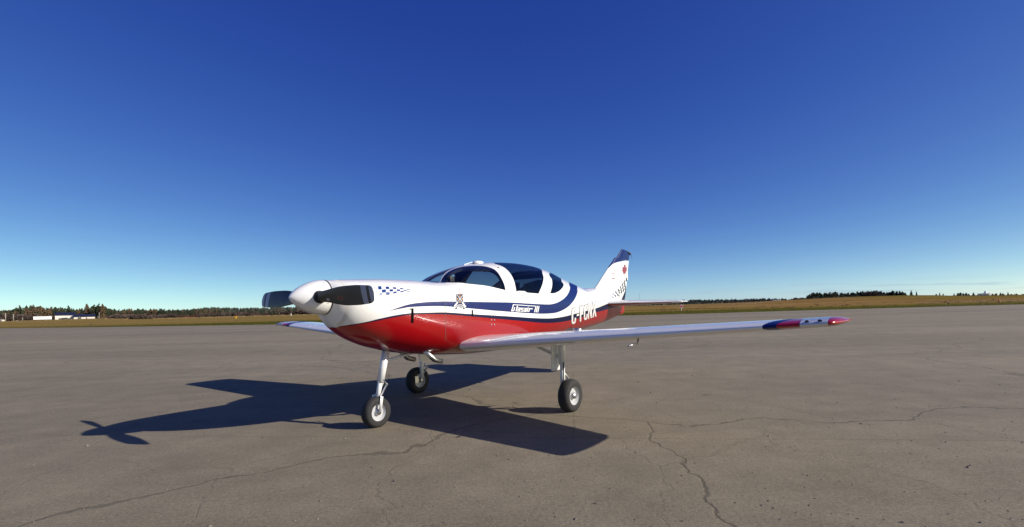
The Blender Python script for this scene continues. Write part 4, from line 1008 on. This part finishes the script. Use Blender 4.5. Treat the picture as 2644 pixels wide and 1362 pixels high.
for i in range(42000):
    u = R.uniform(-300, 2950); Y = float(edge_f(u)) + R.choice([R.gauss(.3, .35), R.uniform(0, 25)]); x = (u - CX) / F * Y; pts.append((x, Y, -.04, R.uniform(.03, .10), R.uniform(.015, .05)))
blades('verge_grass', M_tuft, pts, 'short green verge grass along the apron edge')
pts = []
for i in range(120):
    u = R.uniform(1700, 2660); Y = R.choice([R.uniform(84, 130), R.uniform(120, 200)]); p = at(u, Y)
    for j in range(9): pts.append((p.x + R.gauss(0, .45), p.y + R.gauss(0, .3), p.z - .05, R.uniform(.06, .24), R.uniform(.05, .13)))
blades('weeds', M_weed, pts, 'brown weed clumps dotted over the tan field on the right')

M_stone = paint('apron_grit', (.17, .15, .12), .95, 0, .3, .4, 1.5)
V, Fc = [], []
for i in range(1500):
    Y = 2.3 + 16 * R.random() ** 2; x = R.uniform(-1.15, 1.15) * Y; q = R.uniform(.003, .009) * (1 if R.random() < .9 else 2); a = R.random() * 6.28; b = len(V)
    V += [(x + q * math.cos(a + k * 2.09) * R.uniform(.7, 1.3), Y + q * math.sin(a + k * 2.09) * R.uniform(.7, 1.3), -.001) for k in range(3)] + [(x, Y, q * R.uniform(.5, 1.1))]
    Fc += [(b, b + 1, b + 3), (b + 1, b + 2, b + 3), (b + 2, b, b + 3)]
mesh_obj('gravel', V, Fc, M_stone, kind='stuff', label='loose grit scattered over the apron')

# ------------------------------------------------------------------ buildings and small things on the field
M_wall = paint('cream_siding', (.72, .68, .58), .7, 0, .04, .1, .8)
M_roofd = paint('dark_blue_roofing', (.012, .016, .045), .55, 0, .15, .15, .5)
M_win = paint('dark_window_glass', (.03, .035, .045), .12, .3, .1, .1)
M_post = paint('weathered_pale_wood', (.46, .42, .36), .9, 0, .15, .3, 3, bump=.3)
M_signy = paint('sign_yellow', (.75, .42, .03), .5, .2, .05, .1)
M_signr = paint('sign_red', srgb(190, 40, 50), .5, .2, .05, .1)
M_wpaint = paint('white_field_paint', (.80, .79, .76), .6, .1, .04, .1)
M_conc = paint('grey_cladding', (.26, .26, .26), .8, 0, .08, .15, .3)
M_cone = paint('marker_orange', (.65, .16, .03), .6, 0, .1, .1)
M_car = paint('dark_car_paint', (.03, .035, .045), .3, .5, .05, .1)

def gable(name, u0, u1, Y, v_base, v_eave, v_ridge, depth, label, windows, doors=()):
    x0, x1 = (u0 - CX) / F * Y, (u1 - CX) / F * Y; um = (u0 + u1) / 2; zb = zg((x0 + x1) / 2, Y) - .1
    ze, zr = row_z(um, v_eave, Y), row_z(um, v_ridge, Y); ph = -math.atan((x0 + x1) / 2 / Y) * .93; cp = math.cos(ph); Ln = (x1 - x0) * cp
    e = empty(name, ((x0 + x1) / 2 - math.sin(ph) * depth / 2, Y + math.cos(ph) * depth / 2, zb), ph, label=label, cat='building')
    H, Rz = ze - zb, zr - zb; a, d = Ln / 2, depth / 2
    mesh_obj('wall', [(-a, -d, 0), (a, -d, 0), (a, d, 0), (-a, d, 0), (-a, -d, H), (a, -d, H), (a, d, H), (-a, d, H), (-a, 0, Rz - .1), (a, 0, Rz - .1)],
             [(0, 1, 5, 4), (2, 3, 7, 6), (1, 2, 6, 9, 5), (3, 0, 4, 8, 7)], M_wall, e)
    o_, t_ = .35, .14; sl_ = (Rz - H) / d; ev = H - o_ * sl_
    rv = [(-a - .3, -d - o_, ev), (a + .3, -d - o_, ev), (a + .3, 0, Rz), (-a - .3, 0, Rz), (-a - .3, d + o_, ev), (a + .3, d + o_, ev)]
    rv += [(x, y, z + t_) for x, y, z in rv]
    mesh_obj('roof', rv, [(0, 1, 2, 3), (3, 2, 5, 4), (7, 6, 9, 8), (8, 9, 10, 11), (0, 6, 7, 1), (4, 5, 11, 10), (0, 3, 9, 6), (3, 4, 10, 9), (1, 7, 8, 2), (2, 8, 11, 5)], M_roofd, e)
    for (wu0, wu1, wv0, wv1, nm) in windows:
        xa, xb = ((wu0 - CX) / F * Y - (x0 + x1) / 2) * cp, ((wu1 - CX) / F * Y - (x0 + x1) / 2) * cp; za, zc_ = row_z((wu0 + wu1) / 2, wv1, Y) - zb, row_z((wu0 + wu1) / 2, wv0, Y) - zb
        mb = MB(); mb.box(((xa + xb) / 2, -d - .03, (za + zc_) / 2), (xb - xa, .10, zc_ - za)); o = mb.build(nm, M_wpaint, e)
        mb = MB(); mb.box(((xa + xb) / 2, -d - .07, (za + zc_) / 2), ((xb - xa) * .86, .06, (zc_ - za) * .84)); mb.build('pane', M_win, o)
    return e
B4 = lambda x, y: (x / 6.44, 740 + y / 6.44)
wins = [(*(B4(x, 0)[0:1]), B4(x + 15, 0)[0], B4(0, 527)[1], B4(0, 541)[1], 'window') for x in (975, 994, 1013, 1131, 1150, 1169)]
gable('barn', 143, 191, 345, 827.5, 814.4, 807.6, 9, 'tall cream barn with a dark roof and two rows of small windows', wins + [(B4(1075, 0)[0], B4(1100, 0)[0], B4(0, 515)[1], B4(0, 555)[1], 'door')])
gable('low_shed', 191.6, 243, 347, 825.5, 818.2, 812.2, 8, 'low cream shed with a dark roof joined to the right side of the tall barn', [(B4(1290, 0)[0], B4(1358, 0)[0], B4(0, 514)[1], B4(0, 541)[1], 'window'), (B4(1425, 0)[0], B4(1445, 0)[0], B4(0, 512)[1], B4(0, 548)[1], 'door')])
# trailer
Y = 335; p = at(110, Y); ph = -math.atan(p.x / Y) * .95; Lx = 46 * Y / F * math.cos(ph); zt_, zb_ = row_z(110, 817.6, Y), row_z(110, 827.6, Y)
e = empty('semi_trailer', (p.x, p.y, p.z), ph, label='long plain white box trailer parked left of the barn', cat='trailer')
mb = MB(); mb.box((0, 0, (zt_ + zb_) / 2 - p.z + .25), (Lx, 2.5, zt_ - zb_ - .5)); mb.build('box', M_wpaint, e)
mb = MB(); mb.box((0, 0, .62), (Lx * .95, 1.2, .18)); mb.build('chassis', M_dgrey, e)
for x in (Lx * .30, Lx * .39):
    for y in (-1.0, 1.0):
        mb = MB(); mb.lathe([(.01, -.14), (.45, -.14), (.48, 0), (.45, .14), (.01, .14)], (x, y, .48), 'Y', 14); mb.build('wheel', M_tyre, e)
mb = MB()
for y in (-.8, .8): mb.box((-Lx * .33, y, .4), (.12, .12, .8))
mb.build('landing_leg', M_dgrey, e)
def car(u, Y, label, rz):
    p = at(u, Y); e = empty('parked_car', tuple(p), rz, label=label, cat='car')
    prof = [(-2.1, .35), (-2.1, .75), (-1.9, .9), (-1.2, .95), (-.7, 1.42), (.7, 1.45), (1.4, .98), (2.0, .9), (2.15, .7), (2.15, .35)]
    v = [(x, y, z) for y in (-.85, .85) for x, z in prof]; n = len(prof)
    f = [tuple(range(n)), tuple(range(2 * n - 1, n - 1, -1))] + [(i, i + n, (i + 1) % n + n, (i + 1) % n) for i in range(n)]
    o = mesh_obj('body', v, f, M_car, e); fix_normals(o)
    for y in (-.86, .86): mesh_obj('side_window', [(-.95, y, 1.0), (1.0, y, 1.0), (.62, y, 1.36), (-.62, y, 1.36)], [(0, 1, 2, 3)], M_win, e)
    for x in (-1.3, 1.35):
        for y in (-.8, .8): mb = MB(); mb.lathe([(.01, -.1), (.30, -.1), (.33, 0), (.30, .1), (.01, .1)], (x, y, .33), 'Y', 14); mb.build('wheel', M_tyre, e)
car(163, 336, 'dark car parked before the middle of the tall barn', .95); car(169.5, 335, 'dark car parked second from left before the tall barn', .7)
for u, v0, v1, w, lab in ((14.2, 809, 828, .17, 'thick pale post at the far left of the field'), (34.5, 812, 829, .15, 'second pale post from the left, before the grey bushes'), (58.3, 820, 829, .12, 'short pale post left of the white trailer'),
                          (256, 807.5, 823.5, .11, 'weathered utility pole right of the low shed'), (253.2, 817.8, 823.5, .10, 'short stub post beside the utility pole')):
    Y = 338; p = at(u, Y); z1 = row_z(u, v0, Y) - p.z; e = empty('utility_pole' if 'utility' in lab else 'wooden_post', tuple(p), 0, label=lab, cat='pole' if 'utility' in lab else 'post')
    mb = MB(); mb.tube([(0, 0, -.3), (0, 0, z1 * .6), (.02, 0, z1)], [w * 1.3, w * 1.15, w], 8); mb.build('shaft', M_post, e, True)
    mb = MB(); mb.lathe([(w * 1.12, 0), (w * 1.2, .06), (w * .3, .12)], (.02, 0, z1 - .02), 'Z', 8); mb.build('cap', M_post, e)
    if 'utility' in lab: mb = MB(); mb.box((0, 0, z1 - .4), (1.2, .1, .1)); mb.build('crossarm', M_post, e)
Y = 336; p = at(3, Y); e = empty('field_cabin', tuple(p), 0, label='small tan cabin at the left edge of the picture', cat='cabin')
mb = MB(); mb.box((0, 0, .55), (2.6, 2, 1.1)); mb.build('wall', M_wall, e); mb = MB(); mb.add([(-1.5, -1.2, 1.1), (1.5, -1.2, 1.1), (1.5, 0, 1.6), (-1.5, 0, 1.6), (1.5, 1.2, 1.1), (-1.5, 1.2, 1.1)], [(0, 1, 2, 3), (3, 2, 4, 5), (0, 3, 5), (1, 4, 2)]); mb.build('roof', M_post, e)
def blob(name, u, Y, d, mat, label, cat, seed):
    r = random.Random(seed); bm = bmesh.new(); bmesh.ops.create_icosphere(bm, subdivisions=2, radius=1)
    for v in bm.verts: k = r.uniform(.8, 1.15); v.co = Vector((v.co.x * d[0] * k, v.co.y * d[1] * k, max(v.co.z, -.2) * d[2] * k))
    me = bpy.data.meshes.new(name); bm.to_mesh(me); bm.free(); me.materials.append(mat); o = bpy.data.objects.new(name, me); COL.objects.link(o); o.location = at(u, Y); auto_smooth(o, 30); return put(o, label, cat)
blob('white_boulder', 43.5, 332, (.95, .7, .55), M_wpaint, 'white heap standing at the field edge between the pale posts', 'heap', 1)
blob('white_boulder', 32, 331, (1.1, .6, .22), M_wpaint, 'low flat white heap below the second pale post', 'heap', 2)
# signs and markers
def sign(u, Y, label, kind):
    p = at(u, Y); e = empty('airfield_sign', (p.x, p.y, p.z - .03), 0, label=label, cat='sign')
    if kind == 'y':
        mb = MB(); mb.tube([(0, 0, 0), (0, 0, .40)], .03, 8); mb.box((0, 0, .03), (.3, .2, .08)); mb.build('post', M_dgrey, e)
        mb = MB(); mb.box((0, 0, .52), (.20, .09, .26)); mb.build('lower_housing', M_signy, e)
        mb = MB(); mb.box((0, 0, .86), (.50, .12, .42)); o = mb.build('panel', M_signy, e)
        bv = o.modifiers.new('b', 'BEVEL'); bv.width = .02
    else:
        mb = MB(); mb.box((0, 0, .26), (.10, .06, .52)); mb.build('post', M_wpaint, e)
        mb = MB(); mb.box((0, 0, .76), (.60, .05, .46)); o = mb.build('panel', M_wpaint, e)
        mb = MB(); mb.box((0, -.03, .77), (.56, .02, .22)); mb.build('red_band', M_signr, o)
        mb = MB(); mb.box((0, -.032, .915), (.34, .012, .05)); mb.box((0, -.032, .60), (.40, .012, .05)); mb.build('lettering', M_signr, o)
        mb = MB(); mb.box((0, 0, 1.02), (.10, .05, .06)); mb.build('finial', M_wpaint, o)
sign(608.6, 113, 'small yellow sign on a post in the grass left of the propeller', 'y')
sign(1759.6, 91, 'white sign with a red band on a post below the tailplane tip', 'r')
def marker(name, u, Y, parts, label, cat):
    p = at(u, Y); e = empty(name, (p.x, p.y, (p.z if Y > 66 else 0)), 0, label=label, cat=cat)
    for nm, mat, fn in parts: mb = MB(); fn(mb); mb.build(nm, mat, e)
marker('marker_post', 751.3, 395, [('shaft', M_wpaint, lambda m: m.tube([(0, 0, -.2), (0, 0, 1.62)], .28, 10)), ('cap', M_wpaint, lambda m: m.lathe([(.29, 1.62), (.2, 1.72), (.01, 1.76)], (0, 0, 0), 'Z', 10))], 'short white marker post in dry grass below the left propeller blade', 'marker post')
marker('dark_cabinet', 590, 455, [('body', M_dgrey, lambda m: m.box((0, 0, 1.2), (.9, .8, 2.4))), ('cap', M_black, lambda m: m.box((0, 0, 2.45), (1.05, .95, .12)))], 'dark upright cabinet against the scrub just left of the yellow sign', 'cabinet')
for u, Y, lab in ((234, 86, 'small dark edge light in the verge below the low shed'), (715, 51, 'small dark edge light on the apron rim by the far wing tip'), (2449, 79, 'small dark edge light in the green verge on the right')):
    marker('edge_light', u, Y, [('base', M_dgrey, lambda m: m.lathe([(.13, 0), (.12, .05), (.05, .08), (.05, .16)], (0, 0, 0), 'Z', 12)), ('globe', M_black, lambda m: m.lathe([(.05, .16), (.085, .2), (.08, .27), (.03, .31), (.001, .315)], (0, 0, 0), 'Z', 12))], lab, 'edge light')
for u, Y, lab in ((2572, 225, 'small orange marker far out in the field, left of a pair'), (2587, 225, 'small orange marker far out in the field, right of a pair'), (2580, 88, 'orange marker in the verge near the right edge')):
    marker('orange_marker', u, Y, [('base', M_dgrey, lambda m: m.box((0, 0, .03), (.4, .4, .06))), ('cone', M_cone, lambda m: m.lathe([(.17, .06), (.06, .5), (.04, .52), (.001, .52)], (0, 0, 0), 'Z', 12))], lab, 'marker')
# radio mast behind the tail
p = at(1652, 690); e = empty('radio_mast', tuple(p), 0, label='thin tall lattice mast on the skyline right of the fin', cat='mast')
for k in range(3):
    a = k * 2.094; mb = MB(); mb.tube([(.22 * math.cos(a), .22 * math.sin(a), 0), (.14 * math.cos(a), .14 * math.sin(a), 17)], .035, 5); mb.build('leg', M_metal, e)
mb = MB()
for k in range(24):
    z = k * .7; r_ = .22 - .08 * z / 17
    for j in range(3): a, b = j * 2.094, (j + 1) * 2.094; mb.tube([(r_ * math.cos(a), r_ * math.sin(a), z), (r_ * math.cos(b), r_ * math.sin(b), z + .7)], .02, 4)
mb.build('lattice', M_metal, e)
# grey building with a cab on its roof, right skyline
Y = 470; p = at(2001.7, Y); e = empty('grey_building', (p.x, p.y, p.z - .4), 0, label='low grey flat building with a small cab on its roof on the skyline', cat='building')
mb = MB(); mb.box((0, 0, .95), (7.2, 5, 1.9)); mb.build('wall', M_conc, e); mb = MB(); mb.box((0, 0, 1.95), (7.5, 5.3, .14)); mb.build('roof', M_conc, e)
mb = MB(); mb.box((-.2, 0, 2.4), (1.3, 1.3, .8)); o = mb.build('roof_cab', M_dgrey, e); mb = MB(); mb.box((-.2, 0, 2.85), (1.6, 1.6, .1)); mb.build('cab_roof', M_dgrey, o)
# white beacon building: drum, wide disc roof, cone
Y = 500; p = at(2545, Y); e = empty('beacon_building', (p.x, p.y, p.z - .3), 0, label='white round beacon building with a pointed cone on its flat roof', cat='building')
k = Y / F
mb = MB(); mb.lathe([(7.5 * k, 0), (7.5 * k, 4.2 * k)], (0, 0, 0), 'Z', 20); auto_smooth(mb.build('drum', M_wpaint, e))
mb = MB(); mb.lathe([(.01, 4.3 * k), (11.5 * k, 4.5 * k), (12.5 * k, 5.2 * k), (12.5 * k, 7.0 * k), (5 * k, 7.6 * k), (.01, 7.7 * k)], (0, 0, 0), 'Z', 28); auto_smooth(mb.build('disc_roof', M_wpaint, e))
mb = MB(); mb.lathe([(4.2 * k, 7.5 * k), (2.6 * k, 10 * k), (1.6 * k, 13 * k), (.01, 15 * k)], (0, 0, 0), 'Z', 18); auto_smooth(mb.build('cone', M_wpaint, e))
mb = MB()
for j in range(5): a = -1.57 + (j - 2) * .35; mb.box((7.5 * k * math.cos(a), 7.5 * k * math.sin(a), 2 * k), (1.1 * k, .9 * k, 1.6 * k))
mb.build('window', M_win, e)
# distant parked aircraft seen below the tailplane
Y = 560; p = at(1673, Y); e = empty('parked_airplane', tuple(p), -.5, label='tiny white high-wing airplane parked far off below the tailplane', cat='airplane')
mb = MB(); mb.tube([(-3.2, 0, 1.15), (-2.6, 0, 1.2), (-1.5, 0, 1.35), (0, 0, 1.3), (2.2, 0, 1.25), (3.4, 0, 1.35)], [.15, .45, .62, .62, .32, .12], 12); mb.build('fuselage', M_wpaint, e, True)
mb = MB(); mb.box((-.9, 0, 1.98), (1.3, 9.6, .14)); mb.build('wing', M_wpaint, e)
mb = MB(); mb.box((3.1, 0, 1.5), (.7, 3.0, .08)); mb.build('tailplane', M_wpaint, e)
mb = MB(); mb.add([(2.5, -.05, 1.4), (3.6, -.05, 1.4), (3.7, -.05, 2.5), (3.2, -.05, 2.5), (2.5, .05, 1.4), (3.6, .05, 1.4), (3.7, .05, 2.5), (3.2, .05, 2.5)], [(0, 1, 2, 3), (7, 6, 5, 4), (0, 3, 7, 4), (1, 5, 6, 2), (3, 2, 6, 7)]); mb.build('fin', M_wpaint, e)
for x, y in ((-2.2, 0), (-.6, 1.1), (-.6, -1.1)):
    mb = MB(); mb.lathe([(.01, -.08), (.24, -.08), (.26, 0), (.24, .08), (.01, .08)], (x, y, .26), 'Y', 12); o = mb.build('wheel', M_tyre, e); mb = MB(); mb.tube([(x, y, .26), (x, y * .4, 1.0)], .05, 6); mb.build('strut', M_wpaint, e)
